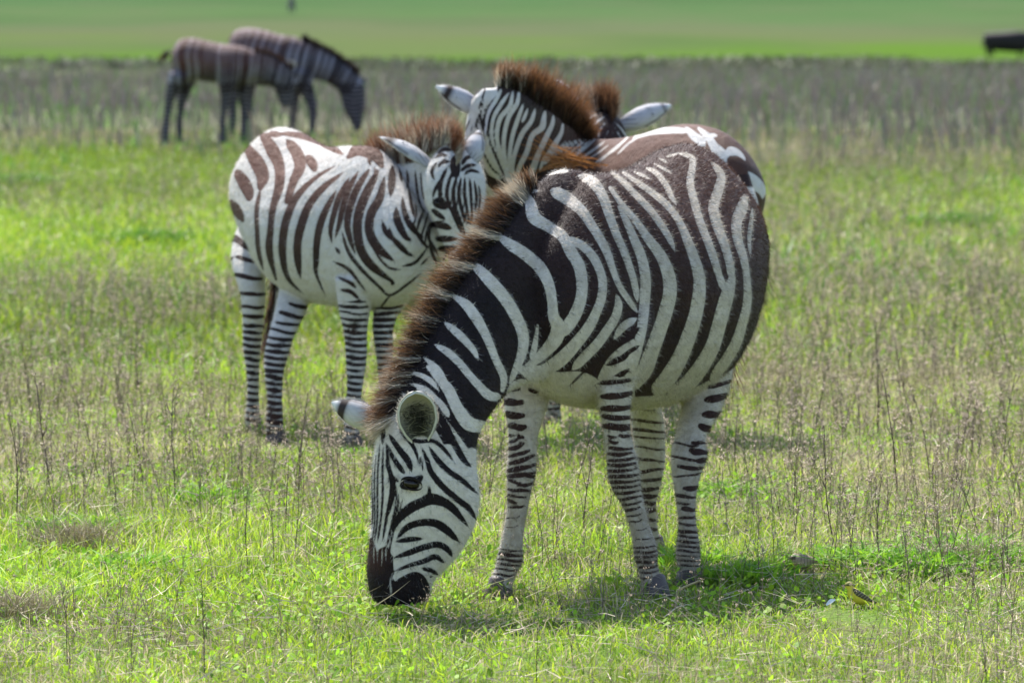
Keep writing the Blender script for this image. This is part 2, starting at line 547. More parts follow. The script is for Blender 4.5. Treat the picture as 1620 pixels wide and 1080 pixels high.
def skin(name, parent, blob, voxel, fields, mat, brown, dust, smooth=3, fur=None, furcol=((.012, .008, .009), (.085, .038, .026), (.62, .59, .55))):
    """fields: list of (centres|None, base, strokes); None = trunk"""
    co, fc, no = blob.grow(voxel, smooth)
    u, v = sheet(co)
    best = np.full(len(co), 1e9); lab = np.zeros(len(co), int)
    for k, (C, base, st) in enumerate(fields):
        if C is None: continue
        d = np.full(len(co), 1e9)
        for cx, cy, cz, r in C:
            d = np.minimum(d, np.sqrt((co[:, 0] - cx) ** 2 + (co[:, 1] - cy) ** 2 + (co[:, 2] - cz) ** 2) / r)
        m = (d < 1.35) & (d < best)
        best[m] = d[m]; lab[m] = k
    F = np.zeros(len(co))
    for k, (C, base, st) in enumerate(fields):
        m = lab == k
        if m.any(): F[m] = paint(u[m], v[m], base, st)
    F = np.clip(F, -12, 12) * (co[:, 1] / FPX)
    if fur:
        n, ln, flow = fur
        m = rng.integers(0, len(co), n)
        nn = no[m]; fl = np.array(flow, float)[None, :] + rng.normal(size=(n, 3)) * .25
        fl = fl - nn * (fl * nn).sum(1)[:, None]
        dr = fl / (np.linalg.norm(fl, axis=1)[:, None] + 1e-6) + nn * rng.uniform(.25, .9, (n, 1))
        w_ = (F[m] > 0)[:, None] * 1.0; bb = np.clip(brown(u[m], v[m], co[m]), 0, 1)[:, None]
        c = np.array(furcol[0]) * (1 - bb) + np.array(furcol[1]) * bb
        c = (c * (1 - w_) + np.array(furcol[2]) * (1 - np.clip(dust(u[m], v[m], co[m]), 0, 1)[:, None] * np.array([.38, .45, .54])) * w_) * rng.uniform(.7, 1.25, (n, 1))
    bo = mesh_obj(name, co, fc, mat, parent, attrs={'stripe': F, 'brown': brown(u, v, co), 'dust': dust(u, v, co)})
    if fur:
        hair('fur', bo, co[m] + rng.normal(size=(n, 3)) * .002 - nn * .0015, dr, ln * rng.uniform(.6, 1.2, n), c, c * 1.25, width=.00055, segs=2)
    return bo
    return mesh_obj(name, co, fc.tolist() if fc.ndim == 1 else fc, mat, parent,
                    attrs={'stripe': F, 'brown': brown(u, v, co), 'dust': dust(u, v, co)})

sig = lambda x: 1 / (1 + np.exp(-np.clip(x, -30, 30)))

def tail(parent, pts, rdock, tuft, n=500, dark=(.02, .012, .01), tip=(.16, .07, .04), lenm=.3):
    """pts: world points of the dock; hair tuft hangs from its end"""
    pts = catmull(pts, 5)
    V = []; F = []; K = 10; a = []
    for i, p in enumerate(pts):
        r = rdock * (1 - .6 * i / (len(pts) - 1))
        for k in range(K):
            b = 2 * math.pi * k / K
            V.append(p + np.array([math.cos(b) * r, math.sin(b) * r, 0])); a.append(.006 if (i // 2) % 2 else -.006)
    for i in range(len(pts) - 1):
        for k in range(K):
            F.append((i * K + k, i * K + (k + 1) % K, (i + 1) * K + (k + 1) % K, (i + 1) * K + k))
    t = mesh_obj('tail', V, F, M_COAT, parent, attrs={'stripe': a, 'brown': np.full(len(V), .4), 'dust': np.full(len(V), .3)})
    i = rng.integers(len(pts) // 2, len(pts), n)
    roots = pts[i] + rng.normal(size=(n, 3)) * rdock * .4
    d = np.array(tuft, float)[None, :] + rng.normal(size=(n, 3)) * .10
    hair('tail_tuft', t, roots, d, rng.uniform(.5, 1.0, n) * lenm, np.tile(dark, (n, 1)), np.tile(tip, (n, 1)), width=.0018)
    return t

# ================================================================ the grazing zebra in front
HD = 17.0
hero = empty('zebra', (0.2, 16.9, 0))
tag(hero, 'largest zebra, head down grazing in the foreground with bristly brown tipped mane', 'zebra', 'zebras on the plain')
b = Blob()
HS, HX = (.205, 16.93), (.407, .914)
torso(b, HS, HX, [(-.30, .06, .86, 1.0), (-.24, .13, .72, 1.10), (-.14, .19, .63, 1.19), (0, .225, .59, 1.275), (.12, .26, .575, 1.315),
                  (.3, .325, .555, 1.318), (.5, .36, .545, 1.325), (.68, .352, .555, 1.355), (.82, .32, .63, 1.385),
                  (.96, .275, .74, 1.385), (1.07, .21, .84, 1.32), (1.15, .13, .92, 1.22), (1.19, .04, 1.0, 1.12)], taper=.34)
nk = [(955, 282, 1000, 540, .18, .13), (905, 268, 975, 575, .06, .165), (868, 276, 940, 592, -.03, .185), (832, 312, 900, 603, -.12, .175), (792, 358, 858, 604, -.25, .15), (752, 412, 828, 608, -.36, .128),
      (708, 474, 803, 622, -.45, .112), (670, 536, 782, 646, -.53, .102), (640, 592, 765, 672, -.58, .096), (614, 642, 755, 698, -.61, .094),
      (600, 676, 754, 736, -.63, .10), (592, 716, 758, 772, -.64, .105), (588, 752, 757, 806, -.645, .10), (587, 790, 746, 842, -.65, .088),
      (587, 824, 726, 876, -.655, .073), (584, 856, 704, 900, -.66, .062), (581, 886, 687, 918, -.66, .058), (581, 914, 682, 934, -.66, .058), (586, 940, 676, 948, -.66, .052), (598, 954, 664, 957, -.66, .036)]
loft(b, HD, nk, 4)
LF = [(950, 575, 1004, 570, -.06, .07), (948, 592, 1003, 590, -.11, .08), (942, 613, 1000, 613, -.15, .075), (949, 650, 997, 650, -.16, .06), (956, 690, 998, 688, -.165, .05), (960, 718, 1006, 718, -.165, .052),
      (961, 748, 1012, 746, -.165, .054), (969, 775, 1014, 772, -.165, .045), (985, 800, 1019, 796, -.165, .038), (995, 830, 1026, 826, -.165, .036), (1001, 858, 1036, 853, -.165, .04),
      (1003, 880, 1041, 873, -.165, .042), (1009, 899, 1040, 893, -.165, .036), (1014, 918, 1046, 913, -.165, .04), (1016, 938, 1053, 938, -.165, .048), (1018, 950, 1056, 950, -.165, .04)]
CLF = loft(b, HD, LF, 5)
lump(b, [(.30, 17.02, 1.10, .05, .05), (.33, 16.96, .98, .10, .10), (.345, 16.88, .86, .105, .11), (.345, 16.86, .76, .085, .10), (.325, 16.86, .68, .065, .08), (.325, 16.85, .62, .05, .07)])
RF = [(812, 560, 880, 575, -.04, .085), (800, 592, 873, 600, -.06, .08), (797, 618, 869, 624, -.08, .07), (798, 645, 864, 648, -.10, .06), (803, 672, 856, 672, -.12, .052), (804, 696, 850, 694, -.13, .048), (803, 722, 849, 720, -.14, .05),
      (801, 748, 848, 746, -.15, .052), (802, 778, 841, 774, -.17, .044), (801, 808, 835, 806, -.18, .036), (796, 838, 829, 838, -.19, .034), (790, 864, 827, 864, -.20, .036), (786, 886, 827, 888, -.20, .04),
      (780, 906, 815, 912, -.21, .036), (776, 925, 810, 930, -.22, .04), (773, 944, 808, 946, -.22, .046), (774, 955, 806, 955, -.22, .04)]
CRF = loft(b, HD, RF, 5)
RH = [(988, 590, 1052, 590, .84, .10), (995, 640, 1046, 640, .88, .07), (999, 672, 1051, 670, .92, .055), (1003, 702, 1052, 700, .94, .05), (1006, 732, 1052, 730, .95, .048), (1012, 764, 1046, 762, .95, .04),
      (1014, 800, 1038, 798, .95, .034), (1018, 832, 1040, 832, .96, .034), (1022, 858, 1045, 858, .97, .038), (1024, 876, 1046, 876, .98, .04), (1024, 888, 1050, 888, .98, .042)]
CRH = loft(b, HD, RH, 5)
LH = [(1068, 560, 1162, 560, .55, .14), (1078, 600, 1157, 600, .50, .11), (1080, 632, 1148, 630, .44, .085), (1074, 662, 1136, 658, .38, .068), (1068, 690, 1119, 686, .33, .055), (1062, 712, 1117, 706, .29, .052),
      (1062, 728, 1119, 722, .27, .054), (1063, 748, 1111, 744, .25, .048), (1066, 768, 1105, 764, .23, .042), (1070, 794, 1101, 790, .21, .036), (1073, 826, 1101, 824, .19, .034), (1071, 856, 1106, 854, .18, .038),
      (1069, 880, 1108, 878, .175, .042), (1073, 896, 1107, 894, .17, .036), (1073, 908, 1109, 906, .17, .04), (1071, 920, 1112, 920, .17, .046), (1072, 931, 1112, 930, .17, .04)]
CLH = loft(b, HD, LH, 5)

HB = strokes("""
+450,1040,140 700,1080,160 900,1130,140 1200,1110,140
+230,470,30 300,540,50 370,620,52 420,700,50 452,780,48 450,850,42 425,920,32 395,990,18
+338,352,14 395,395,44 450,430,50 520,490,52 560,560,46 577,640,42 582,700,46 602,750,60 590,800,62 550,850,50 500,895,36 462,918,18
+440,160,14 480,215,44 500,280,56 560,320,46 620,362,46 655,425,50 692,490,50 704,560,48 700,625,48 680,685,52 650,735,54 612,775,56
+640,372,34 700,398,36 755,455,38 790,540,36 788,620,38 765,685,40 735,745,46 690,805,50 640,862,56 590,905,58 530,930,40 462,922,20
+575,165,50 640,200,54 700,250,45 742,310,40 780,370,38 815,440,34 835,500,28 862,570,25 900,630,25 940,685,18
+690,102,30 750,130,46 792,190,42 820,270,38 850,350,34 885,430,32 910,500,30 930,570,28 940,640,20
+850,608,12 860,655,34 845,710,38 812,762,40 770,820,42 720,872,42 665,928,35
+860,235,10 890,290,28 925,370,36 958,450,42 975,540,44 972,640,44 962,740,42 945,820,42 925,880,50 900,925,60
+825,155,18 870,220,24 930,290,28 985,370,38 1038,440,46 1072,520,54 1080,600,58 1062,680,60 1036,760,60 1003,850,62 973,930,66 930,985,60
+825,88,16 880,130,24 930,182,28 990,243,30 1040,310,30 1078,372,26 1102,428,8
+880,90,12 940,132,22 1010,180,28 1070,232,30 1120,300,30 1155,380,38 1185,460,44 1205,540,50 1203,620,56 1188,700,58 1163,780,62 1127,870,66 1082,950,72 1035,1010,70
+925,85,14 992,117,16
+975,68,12 1022,92,22 1060,140,25 1082,185,24 1108,232,6
+1010,50,10 1085,92,14
+1035,30,12 1068,48,12
+1065,22,14 1110,10,12
+1110,5,8 1170,25,24 1176,60,28 1165,130,32 1180,200,34 1205,290,34 1240,380,34 1265,450,34 1290,530,30 1313,590,36
+1345,540,30 1328,600,54 1308,670,60 1288,745,60 1262,830,62 1218,910,66 1160,985,68 1098,1030,60
+1255,45,16 1297,100,34 1286,165,42 1265,235,44 1280,310,42 1310,390,38 1333,470,34 1345,545,34
+1398,185,26 1388,240,48 1365,295,46 1368,370,40 1393,450,34 1408,540,30 1410,640,36 1390,730,40 1360,820,46 1313,900,46 1255,970,40
+1432,240,12 1425,310,18 1418,380,16 1424,450,8
+1445,770,16 1418,850,22 1360,930,30 1300,985,30
+860,1068,36 1000,1058,34 1100,1048,34 1200,1018,34 1290,965,24
+440,925,30 500,955,60 600,975,70 700,985,90 780,1030,90
+840,800,18 880,747,34 935,712,30
+930,830,60 885,895,120 855,960,150 840,1040,180
+850,75,4 900,32,6
+905,55,4 965,18,6
+545,95,20 600,82,26 645,84,14
+432,190,10 470,170,22 520,168,14
+500,740,4 512,765,0 515,740,8 508,790,18 500,840,26 486,885,20
-840,822,22 900,790,28 948,752,22
-862,885,14 905,855,20 948,828,16
-808,912,14 850,892,28 900,872,22
-757,1000,20 830,978,28 905,928,24
-690,960,6 760,900,16 800,860,10
-760,1058,14 840,1045,28 905,1012,24
-720,930,10 650,1000,12
""", 660, 240, 2.7)
HN = strokes("""
+575,395,24 640,440,56 700,520,60 745,600,50 780,680,46 812,760,42 852,850,42 846,925,24
+515,540,22 575,588,44 630,640,42 682,700,34 708,755,14
+460,665,22 535,710,42 600,770,42 650,830,42 712,900,46 770,955,52 830,962,44
+395,738,16 470,800,36 510,870,40 542,950,42 592,1020,46 640,1075,50
+310,822,10 380,840,26 435,872,30 485,930,10
+310,885,12 400,915,28 450,960,32 500,1010,36 540,1075,36
+230,920,6 270,940,18 300,965,14
""", 560, 360, 3.6)
HH = strokes("""
+430,330,200 420,430,300 400,560,330 400,700,320 420,830,240 440,900,160
+560,420,180 620,540,180 640,640,110
+640,620,150 610,720,150 560,820,130 520,880,70
+330,300,200 330,500,240
+480,0,20 560,90,46 600,170,50 650,240,60 710,255,50
+665,370,50 690,460,70
+430,80,18 470,150,34 530,220,36 590,300,38 640,370,40 672,410,50
+330,250,120
+270,330,60 255,420,60 250,560,50 240,700,60
-420,95,24 500,180,34 550,250,32 592,330,30 630,395,26 662,428,10
-345,238,8 385,298,18 440,318,18 500,316,18 545,350,18 592,408,8
-515,240,10 542,298,8
-450,288,12 490,280,12 508,245,12
-310,285,16 350,345,26 392,400,30 408,448,14
-298,325,12 330,388,20 362,435,22 380,458,8
-298,395,12 316,455,16 345,482,10
-350,240,8 370,285,16 412,335,18 433,385,12 438,430,5
-447,385,10 458,445,12
-448,338,8 475,400,20 492,450,26 540,510,27 600,562,27 650,602,26 684,652,12
-480,338,8 515,392,24 560,440,25 620,482,24 694,545,10
-325,700,16 352,648,34 405,602,44 455,578,44 492,564,50 545,577,40 592,612,32 650,682,12
-482,495,6 486,560,26
-345,735,10 380,692,26 430,668,30 500,665,34 552,692,36 612,748,16
-335,748,10 400,736,24 462,733,10
-332,815,12 400,792,26 460,770,27 520,758,28 560,778,26 580,808,14
-335,872,10 400,847,18 460,830,22 510,810,24 548,838,12
-452,860,18 490,868,20 522,888,12
-490,895,12
-300,770,10 290,800,60 275,840,92 262,920,104 278,975,76
-250,775,20 240,830,40
-325,800,10 318,850,26 315,900,40
-345,935,40 385,925,70 430,905,60 465,945,44 455,985,36
-310,975,60 400,985,70 440,960,50
-290,900,60 340,960,60 400,960,60
+262,770,8 262,835,1
+283,775,7 281,850,1
+300,770,6 298,830,1
+247,770,6 247,840,1
+322,880,2 318,915,6 320,960,7 318,990,3
-360,508,24 400,500,50 438,480,32 452,464,14
-335,470,10 352,492,16
-352,540,8 348,600,9 322,680,9 305,765,8
-300,330,12 310,420,16 328,505,28 322,560,26 302,640,14 284,745,10
-287,340,7 284,440,10 285,540,10 278,640,10 262,752,10
-273,330,7 265,430,8 262,530,9 262,640,9 250,745,9
-256,375,5 250,460,6 250,560,7 250,660,7 240,745,7
-241,420,4 237,500,6 243,600,6 238,690,6
-372,560,5 345,650,8 322,740,9 312,800,10
-345,520,8 338,600,8 318,690,8 300,770,8
-290,262,22 284,330,16
""", 500, 580, 2.7)
hero_body = HB + HN + HH
SB = lambda rows, bow=4: bars(740, 580, 2.7, rows, bow)
f_lf = SB([(60, 560, 690, 24, -10), (118, 575, 700, 26, -16), (172, 575, 700, 26, -8), (212, 580, 700, 26, 4), (252, 580, 700, 30, 2), (295, 600, 640, 12, 6), (290, 650, 700, 14, 0),
           (318, 605, 640, 16, 8), (345, 605, 700, 16, 4), (368, 600, 700, 16, -4), (392, 600, 712, 15, -10), (414, 596, 716, 15, -6), (438, 592, 722, 15, -12), (462, 596, 730, 15, -10),
           (486, 600, 735, 15, -12), (508, 608, 738, 14, -14), (532, 620, 738, 14, -14), (556, 640, 742, 12, -16), (580, 656, 742, 12, -16), (604, 664, 735, 12, -14), (630, 672, 745, 9, -14), (655, 690, 745, 8, -12), (690, 720, 765, 6, -10),
           (730, 720, 790, 6, -8), (765, 705, 800, 9, -8), (786, 705, 812, 12, -10), (806, 708, 815, 14, -10), (828, 712, 815, 13, -8), (850, 722, 815, 12, -10), (872, 735, 815, 10, -6), (896, 740, 790, 8, -6)], 7)
f_rf = SB([(93, 150, 216, 26, -4), (100, 262, 300, 16, 10), (148, 152, 230, 30, 4), (204, 165, 236, 34, 8), (252, 174, 245, 28, 8), (290, 178, 200, 12, 4), (296, 215, 240, 16, 10), (312, 180, 215, 16, -14), (325, 225, 240, 14, 0), (340, 180, 235, 20, -20),
           (368, 178, 262, 18, -24), (395, 180, 280, 20, -34), (428, 176, 288, 22, -26), (458, 172, 288, 18, -16), (464, 250, 290, 16, 0), (488, 176, 225, 16, 14), (500, 215, 280, 16, -10), (524, 174, 272, 14, 6), (550, 172, 250, 12, 10), (572, 170, 210, 14, 16), (595, 176, 240, 12, -4),
           (640, 168, 225, 7, -10), (680, 165, 215, 5, -8), (780, 140, 232, 8, 8), (800, 135, 235, 14, 10), (822, 128, 240, 13, 6), (842, 125, 230, 12, 10), (862, 118, 215, 10, 8), (885, 110, 200, 10, 6)], 5)
f_rh = SB([(180, 700, 800, 8, 8), (230, 705, 835, 12, 16), (270, 700, 842, 14, 14), (300, 705, 838, 10, 10), (345, 715, 838, 10, 14), (395, 718, 838, 12, 16), (440, 724, 834, 14, -14), (480, 735, 830, 16, -10), (520, 742, 815, 18, -8), (550, 746, 805, 20, 0), (580, 748, 802, 20, 4), (610, 748, 802, 20, 0), (650, 750, 805, 18, 4), (690, 752, 810, 16, 4), (730, 755, 815, 14, 0), (770, 760, 818, 14, 0), (800, 760, 820, 14, 0)], 4)
f_lh = SB([(72, 1030, 1120, 22, -24), (130, 1020, 1105, 30, -20), (200, 1010, 1080, 30, -4), (258, 995, 1045, 34, 10), (330, 880, 985, 10, 16), (322, 960, 1015, 16, 0), (360, 955, 1018, 26, 10), (390, 872, 1000, 14, 22), (395, 985, 1025, 22, -10), (428, 900, 1010, 18, 8), (460, 880, 1000, 10, -16),
           (515, 925, 985, 22, -6), (550, 885, 975, 16, 12), (580, 888, 950, 10, 6), (605, 920, 975, 22, 4), (640, 905, 975, 14, -6), (670, 900, 978, 12, 8), (700, 898, 980, 14, 8), (722, 895, 985, 12, 10), (744, 892, 990, 12, 8), (764, 892, 995, 10, 8), (784, 890, 998, 10, 6), (804, 888, 998, 9, 6), (824, 892, 996, 9, 4), (845, 898, 992, 8, 4)], 5)
def br_h(u, v, co):
    a = sig((u - 900) / 60) * sig((470 - v) / 70) * .85  # upper back browner: sunlit tone painted into the dark stripes
    a += .9 * np.exp(-(((u - 590) / 22) ** 2 + ((v - 878) / 28) ** 2)) + .5 * sig((v - 590) / 15) * sig((u - 790) / 10) * .8
    return a + .05
def du_h(u, v, co):
    return .10 + .95 * sig((.72 - co[:, 2]) / .05) * sig((u - 790) / 8) * (.45 + .55 * sig((.35 - co[:, 2]) / .08)) + .55 * sig((u - 880) / 50) * sig((560 - v) / 60)
skin('body', hero, b, .0056, [(None, -20, hero_body), (CLF[12:], 20, f_lf), (CRF[8:], 20, f_rf), (CRH[5:], 20, f_rh), (CLH[10:], 20, f_lh)], M_COAT, br_h, du_h, smooth=6, fur=(220000, .015, (.30, .75, -.55)))
for (uu, vv, D, r, hd_) in ((1038, 945, 16.83, .043, (-.1, -1)), (790, 950, 16.78, .043, (-.5, -1)), (1036, 885, 17.99, .040, (-.4, -1)), (1092, 926, 17.17, .041, (-.1, -1))):
    hoof(hero, (uu - 810) / FPX * D, D, r, .05, hd_)
crest = [(846, 280, 16.95, -.35, -1, 22), (826, 298, 16.88, -.7, -.8, 34), (802, 326, 16.80, -1, -.5, 44), (778, 362, 16.70, -1, -.30, 48), (755, 398, 16.66, -1, -.2, 50), (732, 430, 16.61, -1, -.28, 52),
         (706, 466, 16.56, -1, -.35, 52), (682, 506, 16.50, -1, -.25, 50), (660, 548, 16.45, -1, -.1, 50), (640, 590, 16.41, -1, 0, 48), (622, 628, 16.39, -1, .12, 46), (611, 656, 16.37, -1, .3, 44), (608, 678, 16.36, -1, .62, 40)]
crest = [(*r[:5], r[5] * .86) for r in crest]
mane(hero, crest, 21000, (-20, hero_body), thick=.020, inset=18, finset=24, clump=.17, jitter=.13, width=.0009, lmin=.5)
# pale fuzz that runs from the white neck bars into the mane
eye(hero, 651, 765, 16.256, .025, .28)
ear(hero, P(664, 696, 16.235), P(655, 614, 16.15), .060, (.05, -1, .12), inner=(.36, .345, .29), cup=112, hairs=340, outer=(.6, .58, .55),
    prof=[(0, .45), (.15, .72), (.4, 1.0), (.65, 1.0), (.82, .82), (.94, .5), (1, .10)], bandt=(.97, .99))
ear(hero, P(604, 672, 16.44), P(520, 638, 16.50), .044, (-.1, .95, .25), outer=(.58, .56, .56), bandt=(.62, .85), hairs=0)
nz = P(603, 926, 16.292)
V_, F_ = ellipsoid(nz, (.011, .008, .017)); no_ = mesh_obj('nostril', V_, F_, M_LID, hero)
n = 110
i = rng.random(n)
R0 = np.array([P(590 + 84 * a, 905 + 45 * b_, 16.29) for a, b_ in zip(i, rng.random(n))])
dr = np.stack([(i - .5) * 1.2, -np.ones(n) * .8, -np.ones(n) * .5], 1) + rng.normal(size=(n, 3)) * .3
hair('whiskers', hero, R0, dr, rng.uniform(.015, .045, n), np.full((n, 3), .03), np.full((n, 3), .12), width=.0004)
tail(hero, [np.array([.205 + .407 * 1.17, 16.93 + .914 * 1.17, 1.2]), np.array([.73, 18.15, 1.0]), np.array([.72, 18.17, .75])], .022, (0, .05, -1), 300)

# ================================================================ the young zebra on the left
young = empty('zebra', (-.8, 22.5, 0))
tag(young, 'brown rumped zebra standing on the left with its face turned to the herd', 'zebra', 'zebras on the plain')
b = Blob()
torso(b, (-.52, 22.08), (-.51, .86), [(-.27, .05, .82, .94), (-.21, .12, .68, 1.0), (-.12, .17, .60, 1.07), (0, .20, .565, 1.165), (.12, .225, .55, 1.225), (.3, .265, .55, 1.225), (.5, .29, .555, 1.215),
                  (.66, .285, .58, 1.235), (.8, .26, .64, 1.275), (.93, .225, .74, 1.285), (1.04, .18, .82, 1.24), (1.12, .11, .92, 1.16), (1.16, .03, .98, 1.08)], taper=.30)
nkL = [(565, 262, 640, 505, -.0, .16), (596, 258, 668, 500, -.15, .145), (628, 256, 692, 470, -.3, .125), (660, 244, 702, 430, -.42, .11), (686, 228, 708, 380, -.5, .10), (704, 224, 704, 340, -.56, .085)]
loft(b, 22.5, nkL, 4)
hdL = [(704, 228, 734, 226, -.60, .05), (692, 240, 748, 238, -.63, .08), (676, 262, 760, 258, -.66, .10), (668, 290, 768, 285, -.68, .11), (672, 318, 768, 316, -.70, .105), (684, 345, 764, 342, -.72, .09),
       (695, 370, 760, 366, -.73, .075), (706, 398, 757, 392, -.74, .065), (712, 425, 756, 420, -.75, .06), (712, 446, 752, 442, -.75, .05), (718, 460, 746, 458, -.75, .03)]
loft(b, 22.5, hdL, 4)
y1 = [(530, 440, 592, 440, -.45, .09), (534, 475, 588, 475, -.45, .075), (538, 500, 584, 500, -.46, .062), (544, 525, 581, 525, -.46, .052), (546, 547, 581, 547, -.47, .05), (547, 570, 580, 570, -.48, .048), (549, 596, 576, 596, -.49, .04),
      (548, 625, 572, 625, -.5, .036), (545, 650, 571, 650, -.5, .038), (544, 670, 568, 670, -.5, .04), (545, 690, 568, 690, -.5, .04), (543, 704, 569, 704, -.5, .044), (543, 712, 569, 712, -.5, .04)]
C1 = loft(b, 22.5, y1, 5)
y2 = [(596, 440, 650, 440, -.35, .09), (594, 475, 646, 475, -.36, .07), (590, 500, 628, 502, -.38, .055), (590, 525, 622, 527, -.4, .05), (594, 555, 622, 555, -.4, .042), (598, 590, 622, 590, -.38, .036), (600, 630, 622, 630, -.35, .034), (600, 670, 624, 670, -.33, .036), (600, 700, 626, 700, -.32, .038)]
C2 = loft(b, 22.5, y2, 5)
y3 = [(378, 352, 440, 352, .50, .05), (368, 385, 436, 388, .44, .11), (366, 412, 430, 414, .36, .115), (373, 440, 420, 440, .28, .085), (381, 468, 420, 466, .24, .07), (383, 492, 418, 490, .22, .058), (384, 518, 417, 515, .22, .05), (384, 545, 413, 543, .21, .045), (387, 570, 411, 570, .2, .038),
      (391, 600, 410, 600, .19, .033), (390, 635, 410, 635, .18, .034), (387, 662, 412, 662, .17, .04), (389, 680, 411, 680, .17, .04), (388, 692, 413, 692, .17, .044)]
C3 = loft(b, 22.5, y3, 5)
y4 = [(446, 410, 510, 420, .2, .10), (443, 450, 496, 452, .1, .085), (438, 474, 490, 474, .02, .07), (434, 494, 484, 494, -.05, .06), (429, 513, 476, 511, -.1, .054), (423, 536, 465, 534, -.16, .05), (418, 560, 458, 558, -.2, .046), (418, 586, 450, 584, -.24, .04),
      (421, 616, 447, 614, -.27, .035), (423, 642, 447, 642, -.29, .036), (420, 668, 448, 668, -.3, .042), (421, 688, 448, 688, -.3, .04), (419, 702, 450, 702, -.3, .045), (420, 710, 449, 710, -.3, .04)]
C4 = loft(b, 22.5, y4, 5)
LT = strokes("""
-95,255,30 125,300,56 150,350,52 155,392,20
-52,395,46 95,430,48 128,485,26
-55,540,28 110,572,32 150,612,18
-68,645,24 130,678,28 192,722,12
-88,732,20 150,758,22 215,775,14
-108,800,16 170,825,22 228,822,12
-120,868,16 180,875,20 228,860,12
-150,160,44 190,220,66 215,280,60 205,330,30
-600,195,20 650,160,60 720,185,60 750,235,24
-240,90,30 300,95,30
-415,190,34 440,228,44 452,262,12
-225,108,44 262,170,62 290,240,50 288,330,44 262,420,32 250,520,30 245,620,34 275,745,10
-325,120,40 370,180,56 382,240,52 355,300,40 332,370,32 318,405,20
-290,88,18 380,98,30 460,120,36 520,150,34 580,185,16
-205,340,16 188,430,22 190,530,22 197,620,22 218,705,10
-545,232,8 450,290,20 370,370,32 330,450,38 308,540,38 305,640,34 330,740,20 400,812,5
-580,262,12 490,330,30 430,400,36 395,480,40 373,570,38 373,660,34 386,745,8
-545,345,14 500,430,30 473,500,34 458,580,32 455,660,28 456,720,16 500,825,4
-605,285,14 560,370,26 535,450,26 520,520,22 526,585,6
-645,258,14 600,340,28 575,420,28 558,500,22 538,565,6
-695,248,20 642,330,32 607,420,34 595,500,30 610,570,22 632,635,6
-735,255,24 690,340,40 652,430,44 640,520,42 660,620,42 712,690,38 795,752,16 795,765,22
-762,285,20 740,380,38 702,450,42 695,530,42 732,602,42 812,668,12
-798,235,24 795,310,36 790,375,14
-750,475,10 775,540,26 865,607,8
-815,420,16 820,480,36 855,550,28 888,572,8
-840,365,10 855,450,26 890,520,24 945,562,6
-828,245,10 840,305,18
-870,325,10 885,420,16 902,478,8
-862,250,8 868,300,14 862,340,8
-900,250,6 905,310,12 915,380,12 935,440,8
-925,260,6 930,330,10 940,390,8
-880,480,10 910,540,18 945,590,14 970,600,6
-780,500,8 800,560,20 850,615,22 900,645,10
-720,240,18 722,300,8
-690,540,6 720,620,10 780,690,14 840,700,8
-840,685,10 900,668,16 958,598,8
-925,680,16 965,640,6
-570,525,8 600,620,18 660,700,18 740,778,14 788,815,12 870,762,12 930,712,6
-788,815,10 740,875,14
-540,598,10 562,628,22
-530,662,10 600,698,18 650,760,12 682,802,5
-550,732,12 612,762,18 640,790,6
-120,925,16 180,930,20 230,920,10
-560,790,14 610,800,20 655,840,12
-700,235,12 690,200,20
-640,120,20 700,150,40 690,200,30
""", 340, 180, 2.841)
LHD = strokes("""
+1020,290,170 1065,420,225 1070,540,180 1060,650,150
-985,395,28 1020,408,32 1045,425,10
-975,430,12 1000,450,18 1035,475,12
-975,515,8 970,500,12 1010,498,26 1065,518,16
-968,510,8 962,560,10 990,610,10 1005,640,4
-990,560,16 1030,562,22 1090,562,14
-1002,605,14 1040,606,22 1085,602,14
-1025,655,12 1060,652,20 1095,655,12
-1040,700,14 1100,700,24
-1050,745,40 1080,780,90 1090,820,90
-1018,290,8 990,340,11 978,385,5
-1045,240,10 1018,300,14 1012,350,14 1025,372,6
-1072,250,8 1048,320,12 1045,380,12 1075,460,12 1112,545,10
-1090,270,8 1072,350,13 1082,430,14 1108,500,12 1130,560,8
-1108,280,8 1096,360,12 1112,440,12 1132,500,10
-1125,280,8 1122,360,12 1135,440,10 1145,500,8
-1145,285,8 1150,360,11 1155,440,9 1152,500,8
-1165,300,8 1175,370,10 1170,440,8
-1185,320,6 1192,380,8 1182,450,7
-1000,215,8 975,260,12 988,300,8
-1035,200,8 1010,235,10
-1080,190,24 1080,240,34 1085,290,16
-945,420,6 920,480,9 905,540,6
-1000,180,8 1030,160,14 1065,165,12
-990,200,8 1015,185,12 1045,190,10
-1005,240,8 1020,220,12 1055,215,12
-1110,230,12 1130,200,14 1160,190,10
-1105,260,10 1135,235,14 1175,230,10
-1120,275,8 1150,255,12 1190,265,8
-1015,330,8 1010,370,10 1040,400,8
-985,345,8 980,375,10
-1060,600,10 1040,640,14 1030,660,8
-965,560,8 975,620,12 1000,680,10
-960,440,6 940,510,8 925,560,5
-970,480,5 950,540,8 945,590,5
-900,400,6 905,450,8 895,500,5
""", 340, 180, 2.841)
LHD = [(s_, np.column_stack([q[:, :2], q[:, 2] * (1.4 if s_ < 0 else 1)])) for s_, q in LHD]
L6 = lambda rows, bow=3: bars(340, 400, 3.376, rows, bow)
def ring(y0, y1, n, xs, wd, sl, r):
    out = []
    for k in range(n):
        f = k / (n - 1); y = y0 + (y1 - y0) * f
        x0 = np.interp(y, xs[0], xs[1]); x1 = np.interp(y, xs[0], xs[2])
        out.append((y, x0 - 4, x1 + 4, (wd[0] + (wd[1] - wd[0]) * f) * r.uniform(.8, 1.2), sl * r.uniform(.4, 1.4)))
    return out
R_ = random.Random(3)
f1 = L6(ring(215, 960, 23, ([200, 400, 560, 700, 1000], [655, 685, 695, 695, 690], [810, 812, 812, 790, 770]), (20, 16), 12, R_), 9)
